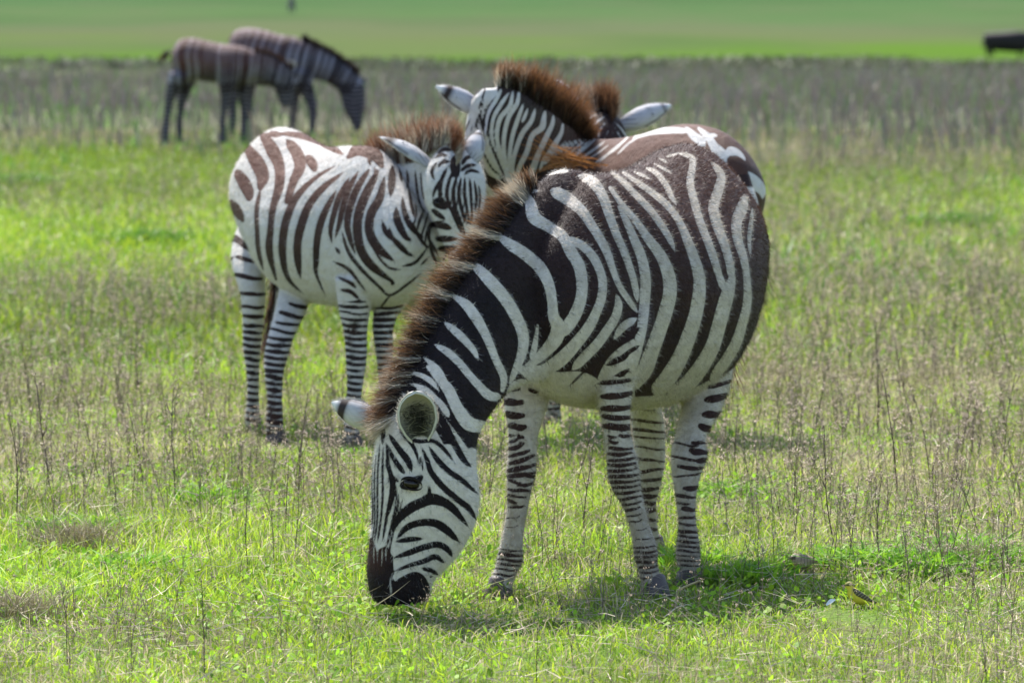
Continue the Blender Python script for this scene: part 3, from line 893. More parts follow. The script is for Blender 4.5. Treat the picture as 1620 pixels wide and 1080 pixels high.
f2 = L6(ring(150, 960, 25, ([200, 1000], [830, 870], [1000, 960]), (20, 16), -10, R_), 6)
f3 = L6([(25, 85, 215, 24, 44), (125, 100, 250, 24, 26), (215, 130, 270, 24, 6), (285, 140, 268, 22, 4), (335, 145, 262, 22, 6)] + ring(385, 960, 17, ([300, 560, 800, 1000], [145, 158, 170, 165], [262, 245, 236, 245]), (20, 18), 10, R_), 6)
f4 = L6([(280, 400, 515, 22, 20), (330, 350, 480, 24, 30), (375, 330, 470, 20, 10), (415, 300, 440, 20, 24)] + ring(455, 1000, 17, ([400, 560, 800, 1000], [300, 265, 275, 270], [440, 395, 365, 368]), (22, 22), 14, R_), 8)
skin('body', young, b, .0085, [(None, 20, LT + LHD), (C1[9:], 20, f1), (C2[7:], 20, f2), (C3[15:], 20, f3), (C4[8:], 20, f4)], M_COAT_L,
     lambda u, v, co: 1.2 * sig((325 - v) / 40) * sig((610 - u) / 30) + .08 + .3 * sig((v - 640) / 12), lambda u, v, co: .05 + .35 * sig((.3 - co[:, 2]) / .1) + .3 * sig((300 - v) / 40) * sig((560 - u) / 30), smooth=4, fur=(80000, .014, (-.5, .6, -.5)))  # brown of upper rump and back stands in for sun on dark stripes
for (uu, vv, D, r) in ((556, 0, 22.0, .042), (613, 0, 22.17, .04), (400, 0, 22.67, .042), (435, 0, 22.2, .044)):
    hoof(young, (uu - 810) / FPX * D, D, r, .05, (.5, -.86))
mane(young, [(588, 262, 22.35, -.3, -1, 34), (607, 262, 22.27, -.22, -1, 52), (639, 258, 22.15, -.1, -1, 62), (665, 245, 22.0, 0, -1, 54), (686, 232, 21.95, .06, -1, 44), (702, 227, 21.9, .15, -1, 38), (714, 230, 21.84, .3, -1, 36), (722, 244, 21.8, .45, -.8, 22), (725, 258, 21.78, .4, -.6, 10)],
     8000, (20, strokes("""
-600,290,14 592,235,10
-612,290,9 610,230,9
-630,290,8 630,230,8
-648,290,9 648,230,9
-664,280,8 664,220,8
-680,260,8 680,210,8
-694,250,7 694,205,7
-716,250,16 718,200,20
""", 0, 0, 1)), thick=.018, inset=5, clump=.07, jitter=.06, tipd=(.30, .12, .05), tipl=(.32, .17, .09), dark=(.12, .05, .03))
ear(young, P(684, 264, 21.84), P(604, 209, 21.90), .050, (-.55, .45, -.70), bandt=(.70, .93), cup=85, outer=(.50, .49, .50), inner=(.22, .21, .19))
ear(young, P(744, 262, 21.80), P(756, 203, 21.86), .050, (.35, .9, .1), bandt=(.78, .93), cup=85, outer=(.52, .51, .54))
eye(young, 694, 322, 21.72, .017, .5)
tail(young, [np.array([-1.10, 23.15, 1.12]), np.array([-1.03, 23.2, .95]), P(440, 470, 23.1), P(432, 492, 23.1)], .022, (-.12, 0, -1), 700, lenm=.28, tip=(.20, .09, .05))

# ================================================================ the zebra behind, seen from the back of its head
mid = empty('zebra', (.5, 22.50, 0))
tag(mid, 'zebra behind the grazing one with its striped neck raised, facing away', 'zebra', 'zebras on the plain')
b = Blob()
torso(b, (.23, 23.00), (.64, -.78), [(-.26, .05, .85, 1.0), (-.2, .12, .7, 1.1), (-.1, .17, .62, 1.2), (0, .20, .58, 1.25), (.12, .22, .56, 1.24), (.3, .26, .54, 1.24), (.5, .29, .54, 1.265),
                  (.66, .285, .57, 1.30), (.8, .265, .64, 1.315), (.95, .235, .74, 1.30), (1.06, .19, .82, 1.25), (1.14, .12, .92, 1.17), (1.18, .03, 1.0, 1.1)], taper=.30)
nkM = [(965, 232, 860, 400, .5, .17), (938, 218, 835, 378, .42, .15), (905, 200, 812, 345, .2, .13), (875, 178, 795, 315, 0, .12), (845, 158, 778, 290, -.15, .11), (815, 142, 766, 262, -.25, .10), (788, 134, 757, 240, -.3, .085)]
loft(b, 22.50, nkM, 4)
hdM = [(760, 140, 800, 140, -.3, .05), (745, 160, 806, 165, -.28, .08), (738, 190, 808, 195, -.24, .10), (735, 220, 812, 225, -.2, .11), (738, 255, 808, 262, -.15, .10), (748, 290, 806, 298, -.1, .085), (756, 320, 802, 326, -.05, .07), (758, 350, 798, 355, 0, .06), (762, 372, 794, 376, 0, .04)]
loft(b, 22.50, hdM, 4)
def leg_m(bb, x, y, z, hx, hy, r=1.0, hind=False):
    kx = (x + hx) / 2; ky = (y + hy) / 2
    o = .05 if hind else 0
    lump(bb, [(x, y, z, .12 * r, .12 * r), (x, y, z - .2, .10 * r, .10 * r), (x * .6 + hx * .4, y * .6 + hy * .4, .66 * z, .06 * r, .06 * r), (kx, ky + o, .42 * z, .048 * r, .048 * r), (hx * .9 + x * .1, hy * .9 + y * .1, .25 * z, .034 * r, .034 * r),
             (hx, hy, .14, .036 * r, .036 * r), (hx, hy, .08, .034 * r, .034 * r), (hx, hy, .0, .044 * r, .044 * r)], 4)
legsM = [(.12, 22.9, .95, .175, 22.85, False), (.34, 23.1, .95, .44, 23.1, False), (.62, 22.2, .98, .56, 22.15, True), (.78, 22.35, .98, .745, 22.25, True)]
for x, y, z, hx, hy, h in legsM: leg_m(b, x, y, z, hx, hy, 1, h)
MN = strokes("""
+430,250,100 350,330,110 300,420,100
-400,200,10 385,260,12
+300,440,120 300,560,160 360,680,150 420,800,130 460,900,100
-395,230,18 372,300,14 345,380,14
-350,400,12 335,480,12 345,560,10
-330,440,8 322,520,10
+230,560,60 270,450,60
+485,195,18 440,280,28 398,350,28 370,450,16
+512,225,20 470,310,28 418,400,22 398,520,18 420,640,20 480,780,20 540,885,18
+562,255,20 500,350,28 452,440,26 440,560,22 470,680,22 530,800,20 562,905,18
+592,240,18 570,350,30 500,440,32 478,560,28 500,680,26 560,830,22
+637,225,14 622,330,30 562,430,32 530,560,30 530,700,28 560,850,24
+668,330,18 625,450,30 590,560,30 568,700,28 572,860,28 590,905,18
+697,370,18 670,440,24 655,470,8
+750,370,20 722,460,32 662,540,34 620,640,32 590,760,30 590,890,26
+822,385,18 812,440,34 798,505,44 730,560,36 690,680,36 640,780,34 605,890,26
+880,415,16 872,480,30 830,570,38 770,700,40 720,830,50 640,965,50
+948,470,14 935,545,28 880,640,40 820,760,50
-335,560,14 350,720,14 402,830,16 478,905,10
-360,640,10 390,700,16 440,790,18 500,850,12
-320,760,8 360,900,12 430,985,10
-430,600,12 500,780,18 545,880,10
-295,430,10 262,500,14 240,560,10
-310,470,10 290,540,12 
-385,300,10 360,420,12 372,520,12 400,650,14
-410,330,8 385,420,10 395,500,10
-410,870,60 490,930,90 540,980,80
""", 680, 90, 4.5)
MS = strokes("""
+1060,560,10 1000,620,20 900,700,20 800,790,12
+1130,560,14 1200,535,26 1330,520,30 1500,512,24
+1120,590,8 1040,640,16 950,730,14
+460,640,10 400,720,22 350,800,24
+560,600,10 480,670,16 420,740,14
+660,585,10 560,660,14 480,740,12
+740,585,10 640,680,16 560,750,12
+400,660,14 330,760,26 290,860,30
+520,600,8 440,690,14 380,760,14
+620,592,10 520,660,16 450,730,12
+700,582,14 590,680,20 520,740,14
+770,592,16 670,680,22 570,760,14
+845,615,16 760,680,20 640,760,18
+880,645,8 780,720,12 690,775,10
+980,655,12 880,720,16 760,800,16
""", 800, 110, 5.4)
MR = strokes("""
+0,185,10 60,150,30 150,128,34 300,118,34 395,125,28
+380,92,14 430,150,42 490,200,46 500,235,28
+440,230,20 480,270,40 540,280,20
+475,105,16 540,165,38 585,235,48 620,290,80 660,350,80
+560,148,24 605,160,18
+680,250,40 745,290,56 800,345,30
+760,470,60 810,480,110 880,545,110 900,600,30
+840,690,40 880,760,70 860,880,60 840,980,50
+850,1060,60 870,1120,60
+300,300,60 200,500,60 100,800,80
-820,560,30 870,610,80 910,690,40
-700,330,40 745,370,100 790,430,60
-870,900,30 850,960,20
""", 1000, 180, 4.5)
MR = [(s_, np.column_stack([q[:, :2], q[:, 2] * 1.3])) for s_, q in MR]
for k in range(11):                      # flank and lower head, turned away from the road
    u0 = 880 + k * 31
    MR.append((1, catmull([(u0 - 14, 300 + 4 * k, 3), (u0, 350, 7), (u0 + 6, 430, 8), (u0 + 2, 520, 9), (u0 - 12, 600, 9)], 4)))
MR.append((1, catmull([(850, 640, 40), (950, 640, 50), (1150, 640, 40)], 3)))
MN.insert(0, (1, catmull([(775, 310, 30), (776, 350, 30), (778, 400, 30)], 3)))
for k in range(9):
    MN.append((-1, catmull([(740, 322 + k * 8, 2), (775, 316 + k * 8, 2.4), (815, 324 + k * 8, 2)], 3)))
f_leg = []
for k in range(40):
    v0 = 560 + k * 8.5
    f_leg.append((-1, np.array([(uu, v0 + 2.5 * math.sin(uu * .12 + k), 2.2 + .6 * math.sin(k * 2.1)) for uu in range(600, 1300, 7)])))
CM = []
for x, y, z, hx, hy, h in legsM:
    for t in np.linspace(.42, 1, 14): CM.append((x + (hx - x) * min(1, t * 1.1), y + (hy - y) * min(1, t * 1.1), z * (1 - t), .075))
skin('body', mid, b, .0105, [(None, -20, MN + MS + MR), (np.array(CM), 20, f_leg)], M_COAT_L, lambda u, v, co: .85 * sig((u - 925) / 20) * sig((360 - v) / 60) * (1 - .5 * sig((u - 1130) / 15)) + .1, lambda u, v, co: .1 + .3 * sig((.3 - co[:, 2]) / .1), smooth=2)
for x, y, z, hx, hy, h in legsM: hoof(mid, hx, hy, .04, .05, (-.64, .78))
mane(mid, [(784, 140, 22.25, .1, -1, 34), (800, 136, 22.25, .1, -1, 36), (825, 148, 22.32, .15, -1, 44), (850, 168, 22.40, .15, -1, 56), (875, 188, 22.55, .2, -1, 60), (898, 206, 22.70, .3, -1, 58), (915, 218, 22.80, .45, -1, 42), (932, 226, 22.90, .5, -.8, 26)],
     10000, (-20, strokes("""
+784,150,5 788,130,5
+800,150,5 803,130,5
+822,165,4 822,145,4
""", 0, 0, 1)), thick=.022, inset=5, clump=.08, jitter=.07, tipd=(.34, .15, .06))
ear(mid, P(765, 176, 22.25), P(692, 134, 22.20), .046, (-.1, .9, -.45), bandt=(.66, .86), outer=(.52, .51, .54))
ear(mid, P(808, 160, 22.50), P(850, 118, 22.65), .04, (.3, .8, .3), bandt=(.66, .88), outer=(.5, .49, .5), hairs=0)
# long chestnut hair blown over its withers
n = 90
i = rng.random(n)
R0 = np.array([P(948 + 14 * rng.normal() - 60 * a, 262 + 8 * rng.normal() - 10 * a + 8 * rng.normal(), 22.25) for a in i])
R1 = np.array([P(828 + 30 * abs(rng.normal()), 226 + 26 * a + 3 * rng.normal(), 22.10) for a in rng.random(n)])
dr = R1 - R0; L = np.linalg.norm(dr, axis=1)
hair('loose_mane_hair', mid, R0, dr, L, np.tile((.22, .09, .03), (n, 1)), np.tile((.60, .27, .09), (n, 1)), width=.0016, gamma=1)
tail(mid, [np.array([.95, 22.00, 1.12]), np.array([1.0, 21.90, .95]), np.array([1.0, 21.90, .75])], .022, (0, 0, -1), 300)

# ================================================================ the zebra whose face shows over the back of the others
face = empty('zebra', (.35, 24.20, 0))
tag(face, 'zebra mostly hidden behind the others, only ears, mane and forehead showing', 'zebra', 'zebras on the plain')
b = Blob()
torso(b, (.40, 24.20), (.05, 1), [(-.26, .05, .80, .96), (-.2, .12, .66, 1.02), (-.1, .17, .58, 1.1), (0, .20, .55, 1.14), (.15, .23, .53, 1.14), (.4, .27, .52, 1.13), (.6, .27, .54, 1.14), (.8, .25, .6, 1.17), (.95, .21, .7, 1.17), (1.06, .15, .8, 1.1), (1.12, .05, .9, 1.0)], taper=.3)
loft(b, 23.60, [(880, 420, 1000, 420, .55, .14), (895, 330, 1000, 340, .45, .13), (910, 260, 1000, 260, .3, .12), (912, 205, 985, 205, .12, .10), (915, 184, 980, 184, .02, .07)], 4)
loft(b, 23.60, [(930, 176, 966, 178, -.02, .04), (918, 190, 984, 194, -.05, .075), (915, 215, 992, 220, -.08, .09), (916, 245, 990, 250, -.12, .09), (922, 280, 984, 284, -.16, .08), (930, 320, 978, 322, -.2, .07), (935, 355, 974, 356, -.24, .06), (940, 380, 968, 380, -.25, .04)], 4)
legsN = [(.28, 24.20, .9, .28, 24.10, False), (.52, 24.20, .9, .5, 24.30, False), (.33, 25.10, .9, .33, 25.10, True), (.58, 25.10, .9, .56, 25.20, True)]
for x, y, z, hx, hy, h in legsN: leg_m(b, x, y, z, hx, hy, 1, h)
FN = strokes("""
+700,330,30 740,350,40
+780,380,8 700,430,18 650,500,16
+850,400,8 790,440,18 740,500,20 745,560,14
+860,440,8 830,480,12 800,530,12 790,590,10
+880,520,5 860,560,8 840,600,8
+930,450,6 990,510,12 1040,590,14
+925,490,5 970,560,9 1000,620,8
+910,540,5 935,600,8
+1000,450,14 1060,560,20
+960,400,8 1020,440,14
+600,300,40 640,380,50
""", 800, 110, 5.4)
allb = FN + [(1, np.array([(uu, v0 + 6 * math.sin(uu * .05), 4.0) for uu in range(850, 1040, 6)])) for v0 in range(235, 760, 17)]
skin('body', face, b, .012, [(None, -20, allb)], M_COAT_L, lambda u, v, co: u * 0 + .15, lambda u, v, co: u * 0 + .2, smooth=2)
for x, y, z, hx, hy, h in legsN: hoof(face, hx, hy, .04, .05, (0, -1))
mane(face, [(905, 168, 23.75, -.2, -1, 34), (922, 172, 23.70, -.1, -1, 34), (940, 176, 23.65, 0, -1, 40), (955, 180, 23.60, .1, -1, 48), (964, 190, 23.56, .15, -1, 46), (966, 202, 23.53, .2, -1, 30)],
     5000, (-20, strokes("""
+925,190,9 921,150,9
+938,190,7 938,150,7
""", 0, 0, 1)), thick=.018, inset=4, clump=.08, jitter=.07, tipd=(.32, .15, .07), tipl=(.36, .22, .13))
ear(face, P(980, 200, 23.55), P(1063, 163, 23.60), .049, (.1, .95, -.3), bandt=(.80, .90), outer=(.50, .49, .52))
ear(face, P(922, 200, 23.58), P(883, 124, 23.56), .046, (-.5, .8, .1), bandt=(.6, .88), outer=(.56, .53, .54))
eye(face, 924, 222, 23.47, .016, .4)

# ================================================================ two zebras grazing far behind
def far_zebra(D, label, tor, head, legs, col_, per, tailpts=None, half=.2, extra=None):
    z = float(zg(D))
    us = [p for s in tor for p in (s[0], s[2])]
    root = empty('zebra', ((sum(us) / len(us) - 810) / FPX * D, D, z))
    tag(root, label, 'zebra', 'zebras on the plain')
    b = Blob()
    T = lambda s: [(220 + r[0] / 3.857, r[1] / 3.857, 220 + r[2] / 3.857, r[3] / 3.857, r[4], r[5]) for r in s]
    loft(b, D, T(tor), 4, .2); loft(b, D, T(head), 4)
    for lg in legs:
        lg = [((r[0] * 1.18 - r[2] * .18), r[1], (r[2] * 1.18 - r[0] * .18), r[3], r[4], r[5] * 1.3) for r in lg]
        loft(b, D, T(lg), 4)
    sts = []
    rr = random.Random(int(D))
    x = 200
    while x < 1400:
        k = (x - 200) / 1200
        sl = 30 - 130 * k
        pts = [(x - sl * .5 + 60 * (1 - k) , 200), (x, 320), (x + sl * .4, 420), (x + sl * .9 - 30 * k, 560)]
        sts.append((-1, catmull([(220 + a / 3.857, c / 3.857, per * .30 * rr.uniform(.7, 1.25)) for a, c in pts], 6)))
        x += per * 3.857 * rr.uniform(.72, 1.3)
    for y in range(520, 860, 26):
        sts.append((-1, catmull([(220 + a / 3.857, (y + 8 * math.sin(a * .03)) / 3.857, 2.3) for a in range(120, 1420, 40)], 2)))
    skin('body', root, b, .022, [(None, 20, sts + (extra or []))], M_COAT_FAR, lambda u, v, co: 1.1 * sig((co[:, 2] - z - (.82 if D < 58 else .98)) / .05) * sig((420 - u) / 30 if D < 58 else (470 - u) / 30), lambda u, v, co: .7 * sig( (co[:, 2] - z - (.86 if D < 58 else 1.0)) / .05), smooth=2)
    return root, T
r1, T1 = far_zebra(57.0, 'small young zebra far behind on the left, with a reddish back and lowered head',
    [(195, 330, 200, 380, 0, .08), (215, 285, 215, 440, 0, .16), (255, 240, 260, 475, 0, .20), (330, 232, 335, 490, 0, .22), (420, 250, 425, 502, 0, .23), (510, 268, 510, 508, 0, .23), (590, 275, 595, 515, 0, .21), (660, 292, 660, 510, 0, .18), (700, 308, 695, 490, 0, .15), (770, 320, 740, 500, 0, .12), (840, 350, 800, 520, 0, .10), (905, 400, 830, 540, -.02, .095)],
    [(860, 360, 800, 500, 0, .09), (930, 420, 815, 520, 0, .10), (955, 480, 835, 570, 0, .095), (955, 540, 850, 610, 0, .08), (945, 600, 862, 640, 0, .065), (930, 650, 878, 658, 0, .05)],
    [[(200, 430, 290, 470, -.1, .11), (180, 520, 250, 545, -.1, .08), (165, 590, 215, 600, -.1, .06), (160, 660, 195, 665, -.1, .045), (152, 750, 182, 750, -.1, .04), (145, 840, 180, 845, -.1, .045), (142, 925, 182, 925, -.1, .05)],
     [(260, 430, 340, 470, .1, .11), (262, 500, 325, 520, .1, .08), (242, 590, 292, 600, .1, .06), (235, 670, 268, 675, .1, .045), (232, 760, 264, 765, .1, .04), (230, 850, 264, 855, .1, .045), (228, 925, 266, 925, .1, .05)],
     [(490, 430, 590, 440, -.1, .11), (500, 530, 575, 535, -.1, .08), (505, 600, 552, 605, -.1, .055), (500, 670, 532, 672, -.1, .042), (496, 760, 524, 762, -.1, .038), (492, 850, 526, 850, -.1, .042), (490, 925, 530, 925, -.1, .05)],
     [(600, 430, 690, 440, .1, .11), (608, 530, 680, 535, .1, .08), (612, 600, 662, 605, .1, .055), (622, 670, 662, 672, .1, .042), (622, 760, 655, 762, .1, .038), (620, 850, 656, 850, .1, .042), (618, 925, 660, 925, .1, .05)]],
    None, 9.5)
mane(r1, [(220 + a / 3.857, c / 3.857, 57, .2, -1, 7) for a, c in ((700, 318), (770, 330), (840, 360), (905, 410), (935, 440))], 900, (-20, []), thick=.03, inset=1, width=.006, tipd=(.10, .05, .035))
tail(r1, [P(275, 80, 57), P(268, 83, 57), P(262, 87, 57)], .035, (-.7, 0, -.6), 260, lenm=.10)
ear(r1, P(458, 108, 57), P(466, 98, 57), .04, (0, -1, 0), hairs=0)
ear(r1, P(452, 108, 57.1), P(455, 97, 57.1), .04, (0, -1, 0), hairs=0)
r2, T2 = far_zebra(60.0, 'adult zebra grazing far behind on the left, neck stretched down to the right',
    [(545, 260, 545, 420, 0, .08), (560, 215, 560, 470, 0, .17), (610, 178, 610, 500, 0, .22), (690, 172, 690, 520, 0, .25), (780, 188, 775, 530, 0, .26), (860, 212, 850, 535, 0, .25), (940, 222, 925, 530, 0, .21), (1000, 245, 985, 520, 0, .17), (1060, 272, 1030, 490, 0, .14), (1130, 305, 1090, 490, 0, .12), (1210, 350, 1150, 510, 0, .11), (1290, 410, 1205, 545, 0, .10)],
    [(1250, 380, 1180, 520, 0, .10), (1330, 450, 1215, 560, 0, .10), (1372, 505, 1232, 610, 0, .10), (1382, 560, 1245, 660, 0, .095), (1380, 630, 1262, 700, 0, .085), (1374, 700, 1285, 740, 0, .07), (1362, 760, 1300, 775, 0, .06), (1350, 800, 1312, 805, 0, .05)],
    [[(930, 430, 1030, 440, -.1, .12), (960, 530, 1050, 530, -.1, .09), (1010, 600, 1068, 590, -.1, .06), (1042, 670, 1080, 665, -.1, .05), (1045, 740, 1075, 740, -.1, .042), (1035, 820, 1068, 825, -.1, .045), (1030, 895, 1070, 895, -.1, .05)],
     [(900, 430, 1000, 440, .1, .12), (915, 530, 985, 530, .1, .09), (925, 600, 972, 600, .1, .06), (930, 670, 965, 670, .1, .05), (928, 760, 958, 760, .1, .042), (925, 830, 960, 830, .1, .045), (922, 895, 962, 895, .1, .05)],
     [(570, 430, 680, 440, -.1, .13), (560, 540, 630, 540, -.1, .08), (545, 620, 590, 620, -.1, .06), (555, 700, 588, 700, -.1, .045), (556, 800, 588, 800, -.1, .045), (554, 895, 592, 895, -.1, .05)],
     [(600, 430, 700, 440, .1, .13), (640, 540, 700, 540, .1, .08), (650, 620, 690, 620, .1, .06), (655, 700, 688, 700, .1, .045), (656, 800, 688, 800, .1, .045), (654, 895, 692, 895, .1, .05)]],
    None, 11)
mane(r2, [(220 + a / 3.857, c / 3.857, 60, .5, -1, 9) for a, c in ((990, 240), (1060, 278), (1130, 312), (1210, 358), (1290, 418), (1335, 462))], 1400, (-20, []), thick=.03, inset=1, width=.006, tipd=(.05, .03, .03))
ear(r2, P(572, 130, 60), P(580, 123, 60), .04, (0, -1, 0), hairs=0, outer=(.35, .34, .38))
ear(r2, P(566, 128, 60.1), P(572, 118, 60.1), .04, (0, -1, 0), hairs=0, outer=(.35, .34, .38))

# a very far zebra seen end-on, and a buffalo
def tiny(D, name, label, cat, parts, mat, brown=.2, voxel=.05, group=None, stripes=True):
    z = float(zg(D))
    root = empty(name, ((parts[0][0][0] - 810) / FPX * D, D, z))
    tag(root, label, cat, group)
    b = Blob()
    for p in parts: loft(b, D, p, 3)
    st = [(-1, np.array([(uu, vv, .45) for uu in np.arange(440, 480, 1.0)])) for vv in np.arange(-4, 22, 1.8)] if stripes else []
    skin('body', root, b, voxel, [(None, 20 if stripes else -20, st)], mat, lambda u, v, co: u * 0 + brown, lambda u, v, co: u * 0, smooth=2)
    return root
tz = tiny(568, 'zebra', 'tiny distant zebra at the top edge, seen end-on in green grass', 'zebra',
     [[(456, 3, 466, 3, 0, .3), (455, 7, 467, 7, .1, .6), (455, 11, 467, 11, .1, .6), (457, 14, 465, 14, 0, .4)],
      [(459, -4, 464, -4, -.6, .1), (458, 0, 465, 0, -.6, .2), (458, 6, 466, 6, -.4, .3)], [(458, -6, 464, -6, -.9, .1), (459, 2, 464, 2, -1, .15), (460, 5, 463, 5, -1, .1)],
      [(456, 12, 459.5, 12, -.2, .12), (456.4, 17, 458.6, 17, -.2, .08), (456.2, 22.5, 458.8, 22.5, -.2, .08)], [(463, 12, 466.5, 12, -.2, .12), (463.6, 17, 465.8, 17, -.2, .08), (463.4, 22.5, 466, 22.5, -.2, .08)],
      [(457, 12, 459.5, 12, .8, .12), (457.4, 17, 459, 17, .8, .08), (457.4, 21.6, 459, 21.6, .8, .08)], [(463, 12, 465.5, 12, .8, .12), (463.3, 17, 465, 17, .8, .08), (463.3, 21.6, 465, 21.6, .8, .08)]], M_COAT_FAR, group='zebras on the plain')
M_BUF = coat('buffalo_hide', dark=(.012, .010, .014), brown=(.05, .032, .028))
bf = tiny(315, 'buffalo', 'dark buffalo walking at the right edge of the picture, head out of frame', 'buffalo',
     [[(1556, 57, 1556.5, 72, 0, .15), (1558, 53, 1558.5, 77, 0, .38), (1565, 52, 1566, 79, 0, .46), (1578, 51, 1578, 81, 0, .52), (1592, 50, 1592, 82, 0, .54), (1606, 49, 1606, 83, 0, .52), (1618, 50, 1617, 82, 0, .42), (1628, 53, 1624, 80, 0, .32), (1636, 58, 1630, 76, 0, .25)],
      [(1630, 58, 1626, 72, 0, .22), (1640, 60, 1633, 74, 0, .24), (1646, 67, 1636, 79, 0, .22), (1649, 76, 1640, 83, 0, .16), (1649, 82, 1643, 86, 0, .12)],
      [(1557, 66, 1574, 70, -.2, .25), (1559, 76, 1570, 77, -.2, .2), (1560, 83, 1567, 83, -.2, .14), (1560, 89, 1567, 89, -.2, .14)],
      [(1562, 68, 1574, 70, .2, .2), (1566, 76, 1573, 77, .2, .14), (1569, 83, 1573, 83, .2, .1), (1568, 88.5, 1573, 88.5, .2, .1)],
      [(1604, 70, 1618, 72, -.2, .2), (1608, 79, 1616, 79, -.2, .13), (1611, 84, 1615, 84, -.2, .09), (1611, 89, 1616, 89, -.2, .1)],
      [(1610, 70, 1622, 72, .2, .2), (1616, 79, 1622, 79, .2, .13), (1618, 84, 1622, 84, .2, .09), (1618, 88.5, 1623, 88.5, .2, .1)]], M_BUF, stripes=False, brown=.3)
for s_ in (-1, 1):
    h = catmull([P(1641, 61, 315 + .18 * s_), P(1640, 58.5, 315 + .5 * s_), P(1644, 56, 315 + .75 * s_), P(1645, 52, 315 + .62 * s_)], 4)
    V = []; F = []; K = 8
    for i_, p in enumerate(h):
        r = .09 * (1 - i_ / (len(h) - 1)) + .01
        for k in range(K): V.append(p + np.array([math.cos(6.283 * k / K) * r, 0, math.sin(6.283 * k / K) * r]))
    for i_ in range(len(h) - 1):
        for k in range(K): F.append((i_ * K + k, i_ * K + (k + 1) % K, (i_ + 1) * K + (k + 1) % K, (i_ + 1) * K + k))
    mesh_obj('horn', V, F, M_HOOF, bf)
tail(bf, [P(1557.5, 57, 315), P(1555, 66, 315), P(1555, 73, 315)], .06, (0, 0, -1), 80, lenm=.4)

# ================================================================ ground
def at(u, v):
    """a place on the level ground near the herd"""
    D = FPX * CAMZ / (v - HORIZON)
    return (u - 810) / FPX * D, D

def patch_green(x, y):
    """0 = lush short grass, 1 = dry stalky patches"""
    n = .55 * vnoise(x, y * .45, 1.9) + .3 * vnoise(x + 40, y * .5, .75) + .15 * vnoise(x + 9, y, .3)
    return n

ys = np.concatenate([np.linspace(6, 70, 65), np.linspace(74, 330, 65), np.geomspace(345, 7000, 40)])
ts = np.linspace(-1, 1, 61)
G = np.array([(t * (40 + y * .7), y, float(zg(y)) ) for y in ys for t in ts])
G[:, 2] += (vnoise(G[:, 0], G[:, 1], 9) - .5) * .35 * np.clip((G[:, 1] - 62) / 60, 0, 1) * np.clip((290 - G[:, 1]) / 60, 0, 1)
nt_ = len(ts)
GF = np.array([(i * nt_ + j, i * nt_ + j + 1, (i + 1) * nt_ + j + 1, (i + 1) * nt_ + j) for i in range(len(ys) - 1) for j in range(nt_ - 1)])
M_G, nt, bs = newmat('ground_cover')
tc = N(nt, 'ShaderNodeTexCoord').outputs['Object']
def gno(scale, det=4, sx=1, sy=1):
    mp = N(nt, 'ShaderNodeMapping'); mp.inputs['Scale'].default_value = (sx, sy, 1); nt.links.new(tc, mp.inputs['Vector'])
    n = N(nt, 'ShaderNodeTexNoise'); n.inputs['Scale'].default_value = scale; n.inputs['Detail'].default_value = det
    nt.links.new(mp.outputs[0], n.inputs['Vector']); return n.outputs['Fac']
sepx = N(nt, 'ShaderNodeSeparateXYZ'); nt.links.new(tc, sepx.inputs[0])
Yc = sepx.outputs['Y']
near = mixc(nt, ramp(nt, gno(9, 5), .35, .65), (.12, .17, .035), (.12, .10, .06))
near = mixc(nt, ramp(nt, gno(70, 3), .4, .7), near, (.20, .17, .11))
near = mixc(nt, ramp(nt, gno(.7, 4), .35, .7), near, (.12, .21, .04))
# far: belts of dry grass and of green sward, with ragged borders
yw = math_(nt, 'ADD', Yc, math_(nt, 'MULTIPLY', math_(nt, 'SUBTRACT', gno(.02, 4, 1, .6), .5), 60))
yw = math_(nt, 'ADD', yw, math_(nt, 'MULTIPLY', math_(nt, 'MULTIPLY', math_(nt, 'SUBTRACT', gno(.011, 4, 1, .5), .5), ramp(nt, Yc, 140, 420)), 420))
yw = math_(nt, 'ADD', yw, math_(nt, 'MULTIPLY', math_(nt, 'SUBTRACT', gno(.3, 4, 1, .4), .5), 14))
cr = N(nt, 'ShaderNodeValToRGB'); cr.color_ramp.interpolation = 'LINEAR'
nt.links.new(ramp(nt, yw, 0, 800), cr.inputs[0])
el = cr.color_ramp.elements
stops = [(0, (.17, .26, .06)), (50, (.17, .25, .065)), (60, (.16, .165, .105)), (110, (.16, .155, .11)), (165, (.105, .135, .06)), (205, (.070, .128, .025)), (330, (.074, .14, .021)), (375, (.09, .115, .048)), (440, (.09, .11, .055)), (520, (.070, .117, .045)), (760, (.056, .105, .042))]
el[0].position = 0; el[0].color = (*stops[0][1], 1); el[1].position = stops[-1][0] / 800; el[1].color = (*stops[-1][1], 1)
for p, c in stops[1:-1]:
    e = el.new(p / 800); e.color = (*c, 1)
far = mixc(nt, math_(nt, 'MULTIPLY', ramp(nt, gno(.12, 5, 1, .35), .45, .72), .45), cr.outputs[0], (.10, .10, .06))
far = mixc(nt, math_(nt, 'MULTIPLY', ramp(nt, gno(.03, 6, 1, .25), .48, .72), .6), far, (.045, .085, .032))
cc = mixc(nt, ramp(nt, Yc, 30, 50), near, far)
nt.links.new(cc, bs.inputs['Base Color']); bs.inputs['Roughness'].default_value = .9; bs.inputs['Specular IOR Level'].default_value = 0
bp = N(nt, 'ShaderNodeBump'); bp.inputs['Distance'].default_value = .03; nt.links.new(gno(25, 5), bp.inputs['Height']); nt.links.new(bp.outputs[0], bs.inputs['Normal'])
g = mesh_obj('ground', G, GF, M_G); tag(g, kind='structure')

# ================================================================ grass
M_GRASS = tinted('grass_blade', rough=.45, trans=.50, spec=.22)
M_STRAW = tinted('dry_stem', rough=.6, trans=.12, spec=.25)
M_LEAF = tinted('weed_leaf', rough=.55, trans=.5, spec=.22)

